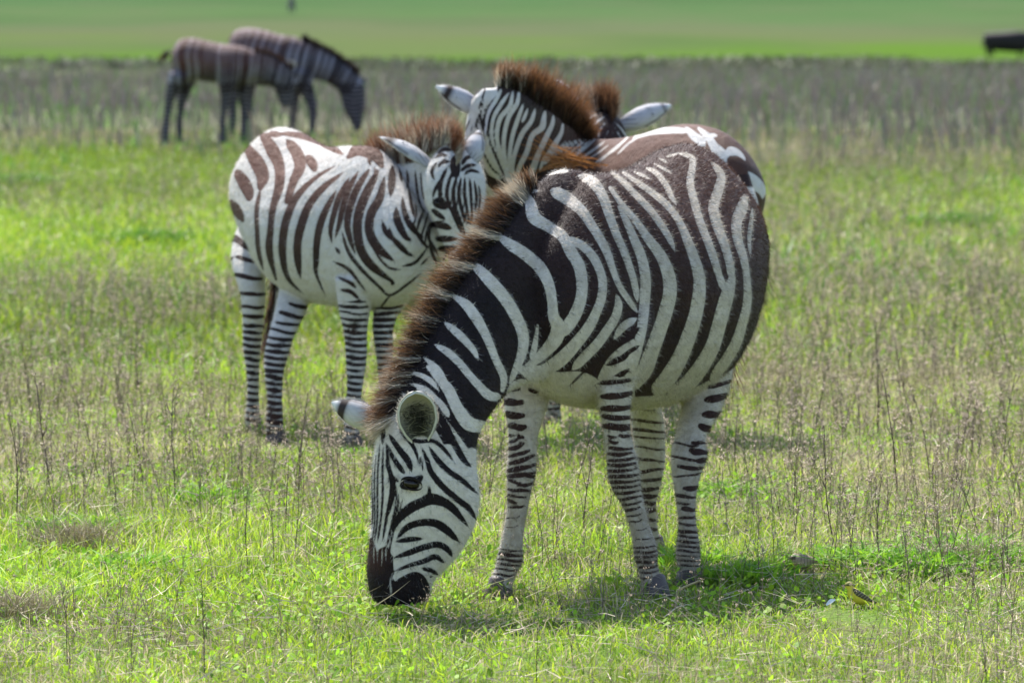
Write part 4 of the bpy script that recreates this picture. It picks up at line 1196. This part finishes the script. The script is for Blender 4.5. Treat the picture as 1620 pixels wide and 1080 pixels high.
def wedge(n, y0, y1, power=1.0, margin=.45):
    """points spread evenly over the ground that a telephoto view takes in, with a margin"""
    y = np.sqrt(rng.uniform(y0 ** 2, y1 ** 2, n)) if power == 1 else y0 + (y1 - y0) * rng.random(n) ** power
    x = rng.uniform(-1, 1, n) * (y * 810 / FPX + margin + y * .03)
    return x, y

def blades(name, x, y, h, wd, col, colt, mat, label=None, lean=.45, z=None, cat=None, curl=.5):
    n = len(x)
    z = zg(y) if z is None else z
    a = rng.uniform(0, 2 * math.pi, n); s = np.stack([np.cos(a), np.sin(a), np.zeros(n)], 1)
    b = rng.uniform(0, 2 * math.pi, n); l = np.abs(rng.normal(size=n)) * lean
    d = np.stack([np.cos(b) * l, np.sin(b) * l, np.ones(n)], 1)
    R = np.stack([x, y, z - .004], 1)
    h = h[:, None]; wd = wd[:, None]
    t2 = d * np.array([1 + curl * 2.2, 1 + curl * 2.2, .86])
    V = np.empty((n, 7, 3))
    V[:, 0] = R - s * wd * .7; V[:, 1] = R + s * wd * .7
    m1 = R + d * h * .38; V[:, 2] = m1 - s * wd; V[:, 3] = m1 + s * wd
    m2 = R + (d * .5 + t2 * .5) * h * .74; V[:, 4] = m2 - s * wd * .7; V[:, 5] = m2 + s * wd * .7
    V[:, 6] = R + t2 * h
    o = (np.arange(n) * 7)[:, None]
    Q = np.concatenate([o + np.array([0, 1, 3, 2]), o + np.array([2, 3, 5, 4])])
    T = o + np.array([4, 5, 6])
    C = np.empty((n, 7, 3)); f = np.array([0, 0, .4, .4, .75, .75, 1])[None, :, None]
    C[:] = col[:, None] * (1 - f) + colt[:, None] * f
    me = bpy.data.meshes.new(name)
    nq, ntt = len(Q), len(T)
    me.vertices.add(n * 7); me.vertices.foreach_set('co', V.ravel().astype(np.float32))
    me.loops.add(nq * 4 + ntt * 3); me.loops.foreach_set('vertex_index', np.concatenate([Q.ravel(), T.ravel()]).astype(np.int32))
    me.polygons.add(nq + ntt)
    me.polygons.foreach_set('loop_start', np.concatenate([np.arange(nq) * 4, nq * 4 + np.arange(ntt) * 3]).astype(np.int32))
    me.update(calc_edges=True)
    at_ = me.color_attributes.new('tint', 'FLOAT_COLOR', 'POINT')
    c4 = np.ones((n * 7, 4), np.float32); c4[:, :3] = C.reshape(-1, 3); at_.data.foreach_set('color', c4.ravel())
    me.materials.append(mat)
    ob = bpy.data.objects.new(name, me); COL.objects.link(ob)
    tag(ob, label, cat, kind='stuff')
    return ob

def green(n, dry, bright=1.0):
    """blade colours: fresh yellow green to darker green, straw where it is dry"""
    k = rng.random((n, 1)); j = rng.uniform(.75, 1.25, (n, 1))
    c = np.array((.43, .53, .035)) * k + np.array((.17, .33, .035)) * (1 - k)
    c = c * j * bright
    st = np.array((.50, .42, .27)) * rng.uniform(.6, 1.2, (n, 1))
    m = (rng.random(n) < dry)[:, None]
    return np.where(m, st, c)

def stand(x, y):
    """the thick stands of dry stalks right of and behind the herd, and along the left edge"""
    p = np.zeros(len(x))
    for u, v, ru, rv, k in ((1440, 620, 260, 150, .15), (1500, 800, 170, 110, .11), (120, 560, 220, 90, .28), (100, 760, 260, 90, .22), (640, 860, 60, 200, -.1), (750, 740, 120, 60, .1), (500, 740, 120, 60, .08), (300, 1000, 300, 90, -.02), (1300, 1010, 400, 60, -.20), (1100, 880, 120, 60, -.15), (820, 1010, 300, 50, .1)):
        cx, cy = at(u, v); cx1, _ = at(u + ru, v); _, cy1 = at(u, v - rv)
        p = p + k * np.exp(-((x - cx) / (cx1 - cx)) ** 2 - ((y - cy) / abs(cy1 - cy)) ** 2)
    return p

def low(x, y):
    """grass is trodden short round the two birds and the feather"""
    k = np.ones(len(x))
    for u, v, rx, ry, a in ((1360, 990, .12, .42, .66), (1270, 912, .09, .30, .66), (1314, 975, .05, .2, .6), (1038, 958, .09, .2, .45), (1092, 938, .09, .2, .45), (795, 962, .10, .2, .45),
                            (400, 700, .12, .35, .6), (436, 715, .12, .35, .6), (556, 725, .12, .35, .6), (612, 715, .12, .35, .6)):
        cx, cy = at(u, v)
        k *= 1 - a * np.exp(-((x - cx) / rx) ** 4 - ((y - cy) / ry) ** 4)
    return k

def near_grass():
    n = 245000
    x, y = wedge(n, 13.2, 26)
    p = patch_green(x, y)
    dark = .55 * vnoise(x + 3, y, .55) + .45 * vnoise(x + 3, y + 8, .16)
    h = .028 + .062 * rng.random(n) ** 3 + .05 * np.clip(vnoise(x + 70, y, .5) - .45, 0, 1) * 2
    h *= np.interp(y, [15.5, 16.6, 17.2], [.75, .75, 1.05])
    p = p + stand(x, y) * 1.1
    dry = np.clip(.10 + 1.2 * (p - .40) + .16 * np.clip((16.4 - y) / .5, 0, 1), .04, .7)
    c = green(n, dry)
    c = c * (0.5 + 1.0 * (dark[:, None]))
    h *= low(x, y)
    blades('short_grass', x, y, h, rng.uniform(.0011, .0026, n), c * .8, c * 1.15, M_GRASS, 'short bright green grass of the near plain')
    n = 120000
    x, y = wedge(n, 26, 62)
    p = patch_green(x * .6, y * .5)
    dry = np.clip(.10 + 1.3 * (p - .48) + .5 * np.clip((y - 50) / 8, 0, 1), .05, .75)
    c = green(n, dry, .85) * np.interp(y, [42, 54], [1, .6])[:, None] * (.55 + .6 * vnoise(x, y * .4, 1.3) + .35 * vnoise(x + 5, y * .3, 4))[:, None]
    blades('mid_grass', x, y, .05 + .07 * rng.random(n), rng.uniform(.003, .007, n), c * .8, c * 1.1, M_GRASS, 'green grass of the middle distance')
near_grass()

def leafy(n, y0, y1, sel, name, label, size=(.012, .03)):
    """small broad leaves lying and standing in the grass"""
    x, y = wedge(n, y0, y1)
    k = sel(x, y); x, y = x[k], y[k]; n = len(x)
    a = rng.uniform(0, 2 * math.pi, n); e = rng.uniform(.1, 1.1, n)
    d = np.stack([np.cos(a) * np.cos(e), np.sin(a) * np.cos(e), np.sin(e)], 1)
    s = np.stack([-np.sin(a), np.cos(a), np.zeros(n)], 1)
    up = np.cross(d, s)
    L = rng.uniform(*size, n)[:, None]
    R = np.stack([x, y, zg(y) + rng.uniform(.0, .045, n)], 1)
    W = L * rng.uniform(.22, .38, n)[:, None]
    V = np.empty((n, 6, 3))
    V[:, 0] = R; V[:, 1] = R + d * L * .4 - s * W + up * L * -.05; V[:, 2] = R + d * L * .4 + s * W - up * L * .05
    V[:, 3] = R + d * L * .8 - s * W * .7; V[:, 4] = R + d * L * .8 + s * W * .7; V[:, 5] = R + d * L * 1.15 - np.array([0, 0, 1]) * L * .15
    o = (np.arange(n) * 6)[:, None]
    F = np.concatenate([o + np.array([0, 2, 1, 1]), o + np.array([1, 2, 4, 3]), o + np.array([3, 4, 5, 5])])
    T = [tuple(q) for q in F.tolist()]
    F3 = np.concatenate([o + np.array([0, 2, 1]), o + np.array([1, 2, 4]), o + np.array([1, 4, 3]), o + np.array([3, 4, 5])])
    c = np.array((.22, .42, .03)) * rng.uniform(.6, 1.35, (n, 1)) + np.array((.09, .05, 0)) * rng.random((n, 1))
    C = np.repeat(c[:, None], 6, 1)
    ob = mesh_obj(name, V.reshape(-1, 3), F3, M_LEAF, cols=C.reshape(-1, 3), smooth=False)
    tag(ob, label, kind='stuff')
leafy(60000, 13.5, 24, lambda x, y: (low(x, y) > .6) & (vnoise(x + 20, y, .6) > .48) & (rng.random(len(x)) < np.where(y < 15.9, .35, 1)), 'ground_leaves', 'small bright leaves of weeds between the grass blades')

# matted straw lying on the ground
def straw(n, y0, y1, w0=.0008, w1=.0018, L0=.04, L1=.16, name='loose_straw'):
    x, y = wedge(n, y0, y1)
    p = patch_green(x, y)
    k = (low(x, y) > .6) & (rng.random(n) < np.clip((p + stand(x, y) - .35) * 3 + .5 * (y < 16.5), .08, 1)); x, y = x[k], y[k]; n = len(x)
    a = rng.uniform(0, 2 * math.pi, n); e = rng.normal(size=n) * .25 + .1
    d = np.stack([np.cos(a) * np.cos(e), np.sin(a) * np.cos(e), np.abs(np.sin(e))], 1)
    R = np.stack([x, y, zg(y) + rng.uniform(.01, .06, n)], 1)
    c = np.array((.55, .45, .32)) * rng.uniform(.45, 1.3, (n, 1))
    ob = hair(name, None, R, d, rng.uniform(L0, L1, n), c, c, width=(w0 + w1) / 2, mat=M_STRAW, segs=2)
    tag(ob, 'pale dry straw lying among the green grass', kind='stuff')
straw(26000, 13.5, 28)

# ---------------------------------------------------------------- dry weed stems
def twig_template(seed, H=.30, thick=.0022, nb=7, heads=True):
    r = random.Random(seed)
    V = []; F = []; C = []
    dk = np.array((.09, .058, .05)); lt = np.array((.46, .36, .28))
    def tube(pts, r0, r1, c0, c1):
        b = len(V); K = 3
        for i, p in enumerate(pts):
            f = i / (len(pts) - 1); rr = r0 + (r1 - r0) * f
            for k in range(K):
                an = 2 * math.pi * k / K
                V.append((p[0] + math.cos(an) * rr, p[1] + math.sin(an) * rr, p[2])); C.append(c0 * (1 - f) + c1 * f)
        for i in range(len(pts) - 1):
            for k in range(K):
                F.append((b + i * K + k, b + i * K + (k + 1) % K, b + (i + 1) * K + (k + 1) % K)); F.append((b + i * K + k, b + (i + 1) * K + (k + 1) % K, b + (i + 1) * K + k))
    def seedhead(p, s):
        for _ in range(r.randint(2, 5)):
            q = np.array(p) + np.array([r.gauss(0, s * 1.2), r.gauss(0, s * 1.2), r.gauss(0, s)])
            b = len(V); e = s * r.uniform(.5, 1)
            for dx, dy, dz in ((e, 0, 0), (-e * .5, e * .8, 0), (-e * .5, -e * .8, 0), (0, 0, e * 1.6), (0, 0, -e)):
                V.append(tuple(q + np.array([dx, dy, dz]))); C.append(lt * r.uniform(.8, 1.7))
            for t in ((0, 1, 3), (1, 2, 3), (2, 0, 3), (1, 0, 4), (2, 1, 4), (0, 2, 4)): F.append(tuple(b + k for k in t))
    lean = r.uniform(0, .28); la = r.uniform(0, 6.28)
    pts = []; q = np.zeros(3); d = np.array([math.cos(la) * lean, math.sin(la) * lean, 1.0])
    n = 8
    for i in range(n + 1):
        pts.append(q.copy()); d += np.array([r.gauss(0, .07), r.gauss(0, .07), 0]); q = q + d / np.linalg.norm(d) * H / n
    tube(pts, thick, thick * .5, dk, dk * .6 + lt * .4)
    if heads: seedhead(pts[-1], .004)
    for _ in range(nb):
        f = r.uniform(.3, .95); i = int(f * n); p0 = pts[i]
        a = r.uniform(0, 6.28); l = H * r.uniform(.12, .38) * (1.15 - f * .6)
        dd = np.array([math.cos(a) * .55, math.sin(a) * .55, r.uniform(.5, 1.1)])
        bp = [p0 + dd * l * t + np.array([0, 0, .15 * l * t * t]) + np.array([r.gauss(0, .003), r.gauss(0, .003), 0]) * (t > 0) for t in (0, .35, .7, 1)]
        tube(bp, thick * .55, thick * .25, dk, lt)
        if heads: seedhead(bp[-1], .0035)
        if r.random() < .6:
            a2 = a + r.uniform(-1, 1); p1 = bp[2]
            tube([p1, p1 + np.array([math.cos(a2) * .4, math.sin(a2) * .4, .8]) * l * .4], thick * .35, thick * .2, lt, lt)
            if heads: seedhead(p1 + np.array([math.cos(a2) * .4, math.sin(a2) * .4, .8]) * l * .4, .003)
    return np.array(V), np.array(F), np.array(C)

def scatter(name, label, temps, x, y, sc, mat, tint=None, kind='stuff'):
    Vs = []; Fs = []; Cs = []; off = 0
    which = rng.integers(0, len(temps), len(x))
    for k, (V, F, C) in enumerate(temps):
        m = np.nonzero(which == k)[0]
        if not len(m): continue
        a = rng.uniform(0, 2 * math.pi, len(m)); ca, sa = np.cos(a)[:, None], np.sin(a)[:, None]
        s = sc[m][:, None]
        X = (V[None, :, 0] * ca - V[None, :, 1] * sa) * s + x[m][:, None]
        Y = (V[None, :, 0] * sa + V[None, :, 1] * ca) * s + y[m][:, None]
        Z = V[None, :, 2] * s + zg(y[m])[:, None]
        Vs.append(np.stack([X, Y, Z], 2).reshape(-1, 3))
        Fs.append((F[None] + (np.arange(len(m)) * len(V))[:, None, None]).reshape(-1, 3) + off)
        cj = rng.uniform(.7, 1.3, (len(m), 1, 1))
        cc_ = C[None] * cj
        if tint is not None: cc_ = cc_ * (1 - tint[0]) + np.array(tint[1]) * cj * tint[0]
        Cs.append(cc_.reshape(-1, 3)); off += len(m) * len(V)
    ob = mesh_obj(name, np.vstack(Vs), np.vstack(Fs), mat, cols=np.vstack(Cs), smooth=False)
    tag(ob, label, kind=kind)
    return ob

TW = [twig_template(s, thick=.0017, nb=3 + s % 6) for s in range(14)]
THIN = [twig_template(100 + s, thick=.0011, nb=s % 3, H=.26) for s in range(8)]
def in_patches(n, y0, y1, thr, soft=.12):
    x, y = wedge(n, y0, y1)
    p = patch_green(x, y) - 3 * np.clip(.75 - low(x, y), 0, 1)
    p = p + stand(x, y)
    k = rng.random(n) < np.clip((p - thr) / soft, 0, 1)
    return x[k], y[k]
x, y = in_patches(6500, 14.0, 32, .50); scatter('dry_stalks', 'thin brown dry stalks with seed heads over the green grass', TW, x, y, rng.uniform(.45, 1.1, len(x)), M_STRAW)
x, y = in_patches(9500, 13.8, 32, .40); scatter('thin_dry_stems', 'fine pale dry stems standing in the grass', THIN, x, y, rng.uniform(.35, .95, len(x)), M_STRAW, tint=(.45, (.24, .17, .12)))
# blurred stems just in front of the muzzle and feet
x = rng.uniform(-1, 1, 420) * 1.5; y = rng.uniform(14.2, 16.2, 420)
scatter('foreground_stems', 'out of focus pale stems in the very foreground', THIN + TW[:3], x, y, rng.uniform(.25, .75, 420), M_STRAW, tint=(.5, (.30, .22, .15)))
# middle distance and the far belt of tall dry grass
x, y = wedge(9000, 30, 52); p = patch_green(x * .5, y * .5); k = rng.random(len(x)) < np.clip((p - .45) / .2, .03, 1) * .6
scatter('distant_stalks', 'brown dry stalks standing in the middle distance', TW[:6], x[k], y[k], rng.uniform(.6, 1.1, k.sum()), M_STRAW, tint=(.3, (.16, .12, .10)))
n = 95000
x, y = wedge(n, 48, 175, margin=2)
y = y + 6 * (vnoise(x, y, 12) - .5)
k = rng.random(n) < np.clip(.25 + 1.4 * (vnoise(x, y * .5, 7) - .35), .06, 1) * np.clip((y - 48) / 8, 0, 1) * np.clip((175 - y) / 75, 0, 1) ** 1.5; x, y = x[k], y[k]; n = len(x)
c = np.array((.215, .175, .15)) * rng.uniform(.6, 1.35, (n, 1))
gmix = (rng.random((n, 1)) < .28); c = np.where(gmix, np.array((.17, .24, .09)) * rng.uniform(.7, 1.2, (n, 1)), c)
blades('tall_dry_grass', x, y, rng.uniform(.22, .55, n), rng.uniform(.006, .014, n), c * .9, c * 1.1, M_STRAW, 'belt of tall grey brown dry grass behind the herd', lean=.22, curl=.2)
n = 26000
x, y = wedge(n, 135, 215, margin=3)
k = (vnoise(x, y * .35, 13) * .7 + vnoise(x, y * .5, 4) * .3) > np.interp(y, [135, 215], [.42, .72]); x, y = x[k], y[k]; n = len(x)
c = np.array((.11, .115, .06)) * rng.uniform(.6, 1.4, (n, 1))
blades('distant_scrub', x, y, rng.uniform(.15, .5, n), rng.uniform(.02, .05, n), c * .9, c * 1.1, M_STRAW, 'ragged patches of scrub where the dry belt meets the green field', lean=.6, curl=.2)
n = 26000
x, y = wedge(n, 30, 110, margin=1); k = vnoise(x + 11, y, 2.2) > .66; x, y = x[k], y[k]; n = len(x)
c = np.array((.10, .22, .03)) * rng.uniform(.7, 1.4, (n, 1))
blades('green_tufts', x, y, rng.uniform(.10, .22, n), rng.uniform(.004, .010, n), c * .8, c * 1.2, M_GRASS, 'darker green tufts scattered over the plain behind', lean=.5)

# ================================================================ plants one can tell apart
def bunch(name, label, u, v, group, n, h, rad, cols, mat=M_GRASS, wd=(.002, .005), D=None, cat='plant', lean=.5):
    if D is None: cx, D = at(u, v)
    else: cx = (u - 810) / FPX * D
    z0 = float(zg(D))
    x = cx + rng.normal(size=n) * rad; y = D + rng.normal(size=n) * rad
    c = np.array(cols[0]) + (np.array(cols[1]) - np.array(cols[0])) * rng.random((n, 1))
    ob = blades(name, x - cx, y - D, h * rng.uniform(.5, 1.1, n), rng.uniform(*wd, n), c * .8, c * 1.15, mat, lean=lean, z=np.zeros(n))
    del ob['kind']
    ob.location = (cx, D, z0)
    tag(ob, label, cat, group)
    return ob

prom = [(1422, 800, 225, 0), (1325, 870, 200, 1), (1345, 905, 150, 2), (1475, 770, 160, 3), (1515, 790, 150, 4), (1590, 760, 170, 5), (1555, 860, 140, 6), (1240, 850, 120, 7), (1195, 830, 110, 8), (1390, 700, 190, 9),
        (1290, 690, 130, 10), (1450, 690, 160, 11), (1600, 640, 150, 12), (1170, 770, 130, 1), (1265, 735, 100, 3), (390, 905, 140, 7), (345, 850, 120, 2), (470, 790, 170, 4), (275, 800, 190, 5), (225, 780, 150, 9), (155, 770, 130, 0), (75, 790, 200, 11), (25, 840, 190, 10),
        (120, 690, 120, 8), (215, 640, 150, 6), (45, 660, 130, 12), (515, 760, 110, 13), (450, 850, 130, 0), (735, 760, 120, 5), (770, 815, 150, 3), (700, 770, 100, 9), (925, 860, 170, 1), (905, 800, 130, 2), (870, 760, 110, 8), (945, 900, 120, 7), (560, 800, 110, 6),
        (100, 1075, 150, 3), (320, 1090, 170, 4), (850, 1090, 120, 9), (1440, 1085, 110, 2), (1370, 1090, 120, 5), (205, 1085, 140, 8), (555, 1080, 120, 10), (1600, 930, 120, 13), (1505, 910, 150, 12)]
tm = []
TP = [twig_template(s + 40, thick=.0027, nb=3 + s % 7) for s in range(14)]
for V, F, C in TP:
    o = mesh_obj('dry_weed', V, F, M_STRAW, cols=C * .62, smooth=False)
    tm.append(o.data); bpy.data.objects.remove(o)
for u, v, hp, k in prom:
    x, D = at(u, v)
    o = bpy.data.objects.new('dry_weed', tm[k]); COL.objects.link(o)
    o.location = (x, D, 0); s = hp / (FPX / D) / .30
    o.scale = (s * .8, s * .8, s); o.rotation_euler = (random.uniform(-.12, .12), random.uniform(-.15, .15), random.uniform(0, 6.28))
    tag(o, 'dry brown branching weed stem standing above the green grass', 'weed', 'dry weed stems')

for i_, (u, v, n, h, rad) in enumerate([(1180, 925, 320, .085, .07), (1225, 900, 300, .055, .05), (1335, 893, 260, .07, .05), (1420, 905, 420, .10, .085), (1475, 915, 380, .10, .08), (1530, 890, 300, .11, .06), (1585, 905, 260, .10, .06), (1110, 900, 260, .08, .06), (1150, 790, 220, .08, .07), (330, 800, 240, .08, .06), (215, 910, 200, .08, .06), (120, 850, 240, .09, .07), (560, 730, 200, .07, .07)]):
    bunch('broad_leaved_weed', 'low clump of broad bright green leaves in the short grass', u, v, 'broad leaved weeds', n, h, rad, ((.10, .27, .02), (.27, .46, .03)), M_LEAF, (.004, .009), lean=.8)
for u, v, lab in ((1530, 905, 'dry brown grass tussock near the right edge beside leafy weeds'), (120, 870, 'dry brown grass tussock on the left beside green weeds'), (15, 985, 'dark grass tussock at the left edge in the foreground')):
    bunch('dry_tussock', lab, u, v, 'dry tussocks', 520, .13, .085, ((.20, .19, .08), (.44, .35, .23)), M_STRAW, (.001, .0022), lean=.45)
for u, v, lab in ((35, 292, 'dark green tussock on the plain at far left'), (1512, 358, 'dark green tussock on the plain right of the herd'), (240, 385, 'dark green tussock left of the young zebra')):
    bunch('green_tussock', lab, u, v, 'green tussocks', 460, .13, .14, ((.07, .16, .02), (.15, .29, .03)), M_GRASS, (.004, .009), lean=.5)
for u, v, w_, lab in ((655, 103, 1, 'low dark bush in the belt behind the raised mane'), (1010, 106, 1.1, 'wider low dark bush above the long ear'), (1045, 105, .8, 'smaller low dark bush right beside the wider one'), (1157, 104, .8, 'low dark bush alone right of the ears'), (1440, 106, 1.6, 'longest dark bush, lower left of the buffalo'), (1600, 104, 1.6, 'low dark bush under the buffalo'), (1345, 113, .9, 'low dark bush left of the longest one'), (105, 97, .9, 'low dark bush at the left behind the grazing pair'), (185, 100, .7, 'small dark bush just left of the grazing pair')):
    bunch('bush', lab, u, v, 'low dark bushes', 200, .34, w_ * .22, ((.08, .11, .05), (.16, .16, .11)), M_STRAW, (.02, .05), D=175, cat='bush', lean=.9)

# bent straw in front of the hoof
def tube_obj(name, pts, r0, r1, mat, cols, parent=None, K=6):
    V = []; F = []
    for i, p in enumerate(pts):
        f = i / (len(pts) - 1)
        d = np.array(pts[min(i + 1, len(pts) - 1)]) - np.array(pts[max(i - 1, 0)]); d /= np.linalg.norm(d)
        a = np.cross(d, [0.3, 1, .2]); a /= np.linalg.norm(a); b_ = np.cross(d, a); rr = r0 + (r1 - r0) * f
        for k in range(K): V.append(np.array(p) + (a * math.cos(2 * math.pi * k / K) + b_ * math.sin(2 * math.pi * k / K)) * rr)
    for i in range(len(pts) - 1):
        for k in range(K): F.append((i * K + k, i * K + (k + 1) % K, (i + 1) * K + (k + 1) % K, (i + 1) * K + k))
    F.append(tuple(range(K))); F.append(tuple((len(pts) - 1) * K + k for k in range(K))[::-1])
    return mesh_obj(name, V, F, mat, parent, cols=np.tile(cols, (len(V), 1)))
o = tube_obj('broken_straw', [P(1069, 975, 16.45), P(1070, 950, 16.45), P(1072, 933, 16.45), P(1090, 925, 16.43), P(1108, 918, 16.40)], .004, .0035, M_STRAW, (.48, .40, .22))
tag(o, 'thick pale straw bent at a right angle in front of the hoof', 'straw')

# ---------------------------------------------------------------- birds
M_BIRD = tinted('feathers', rough=.7)
def bird(label, u, v, D, body, head, tailp, cols, legs=True, size=1.0):
    root = empty('bird', ((u - 810) / FPX * D, D, 0))
    tag(root, label, 'bird')
    b = Blob()
    loft(b, D, body, 5); loft(b, D, head, 4)
    co, fc, no = b.grow(.0022, 3)
    uu, vv = sheet(co)
    C = cols(uu, vv, co, no)
    mesh_obj('body', co, fc, M_BIRD, root, cols=C)
    return root
D = 16.52
def ycol(u, v, co, no):
    c = np.tile((.66, .53, .05), (len(u), 1)).astype(float)
    back = (v < 919 + (u - 1338) * .50 + 2) & (u > 1347)
    c[back] = (.12, .10, .055)
    cap = (v < 925.5) & (u < 1350); c[cap] = (.22, .20, .05)
    stripe = (np.abs(v - 925.8) < .9) & (u < 1346); c[stripe] = (.05, .045, .03)
    vent = (u > 1368) & ~back; c[vent] = (.55, .50, .12)
    return c
wag = bird('yellow bellied bird with brown wings standing in the grass', 1358, 962, D,
    [(1341, 929, 1340, 934, 0, .006), (1345, 927, 1341, 942, 0, .014), (1350, 928, 1346, 950, 0, .020), (1357, 932, 1354, 955, 0, .023), (1364, 937, 1362, 956, 0, .021), (1371, 942, 1369, 955, 0, .016), (1377, 946, 1376, 953, 0, .010), (1381, 949, 1380, 953, 0, .006)],
    [(1336, 925, 1336, 928, 0, .003), (1338, 921.5, 1337.5, 929.5, 0, .008), (1343, 919, 1342, 932, 0, .012), (1348, 920, 1346, 934, 0, .013), (1351, 924, 1348, 938, 0, .012)], None, ycol)
tube_obj('beak', [P(1337, 925.6, D), P(1333.5, 925.4, D), P(1330.5, 925.6, D)], .0030, .0006, M_BIRD, (.03, .025, .02), wag)
V_, F_ = ellipsoid(P(1341.5, 925.4, D - .0115), (.0022, .0014, .0022), 10, 8); mesh_obj('eye', V_, F_, M_EYE, wag)
for s_ in (-1, 1):
    b = Blob(); loft(b, D + s_ * .019, [(1349, 929, 1350, 936, 0, .003), (1355, 931, 1355, 942, s_ * .002, .005), (1363, 936, 1363, 946, s_ * .001, .005), (1372, 942, 1371, 950, -s_ * .004, .004), (1380, 948, 1380, 952, -s_ * .009, .003)], 4)
    co, fc, no = b.grow(.0018, 2); uu, vv = sheet(co)
    bar = (np.sin((uu - 1349) * .9 + (vv - 930) * 1.1) > .72)[:, None]
    mesh_obj('wing', co, fc, M_BIRD, wag, cols=np.where(bar, [[.30, .26, .17]], [[.085, .068, .05]]))
    tube_obj('leg', [P(1356 + s_ * 4, 953, D + s_ * .008), P(1354.5 + s_ * 4, 960, D + s_ * .008), P(1356 + s_ * 4, 967, D + s_ * .008)], .0013, .0011, M_BIRD, (.03, .025, .02), wag)
b = Blob(); loft(b, D, [(1376, 946, 1375, 951, 0, .008), (1384, 950, 1383, 953.5, 0, .007), (1394, 955.5, 1393, 958, 0, .005)], 4)
co, fc, no = b.grow(.0016, 1); mesh_obj('tail', co, fc, M_BIRD, wag, cols=np.tile((.045, .038, .03), (len(co), 1)))
D = 17.5
def bcol(u, v, co, no):
    c = np.tile((.34, .26, .18), (len(u), 1)).astype(float)
    c[(np.abs(v - 878.5 + (u - 1256) * .15) < 1.3) & (u < 1262)] = (.52, .46, .34)
    c[(v > 880) & (u < 1259) & (v < 885)] = (.10, .075, .055)
    c[(np.sin(u * 1.3) > .6) & (u > 1264)] = (.22, .16, .11)
    return c
br = bird('small brown bird crouching low among green weeds', 1268, 900, D,
    [(1256, 878, 1254, 890, 0, .014), (1262, 876, 1260, 896, 0, .022), (1270, 876, 1270, 899, 0, .026), (1279, 878, 1279, 897, 0, .021), (1287, 881, 1286, 891, 0, .012), (1295, 886, 1294, 889, 0, .006)],
    [(1251, 881, 1251, 884, 0, .005), (1253, 876.5, 1252.5, 887, 0, .012), (1258, 874.5, 1257, 888, 0, .015), (1263, 876, 1262, 890, 0, .014)], None, bcol)
tube_obj('beak', [P(1252, 882, D), P(1249, 882.5, D), P(1246.5, 883.5, D)], .0032, .0007, M_BIRD, (.06, .05, .04), br)
V_, F_ = ellipsoid(P(1256, 880.5, D - .0135), (.0024, .0016, .0024), 10, 8); mesh_obj('eye', V_, F_, M_EYE, br)
# a small white feather lying beside the bird
x, D = at(1314, 960)
V_ = []; F_ = []
for i in range(9):
    t = i / 8
    wd_ = .007 * math.sin(math.pi * min(1, t * .9 + .1)) + .0004
    for s_ in (-1, 0, 1):
        V_.append(P(1307 + 15 * t, 957 - 8 * t - 2.0 * math.sin(t * 3) , D - .08) + np.array([-.3 * wd_ * s_, .6 * wd_ * s_, wd_ * s_ * .75 + .0015 * abs(s_)]))
for i in range(8):
    for k in range(2): F_.append((i * 3 + k, i * 3 + k + 1, i * 3 + k + 4, i * 3 + k + 3))
o = mesh_obj('feather', V_, F_, M_BIRD, cols=np.tile((.75, .78, .82), (len(V_), 1)))
tag(o, 'small white feather lying in the grass below the brown winged bird', 'feather')
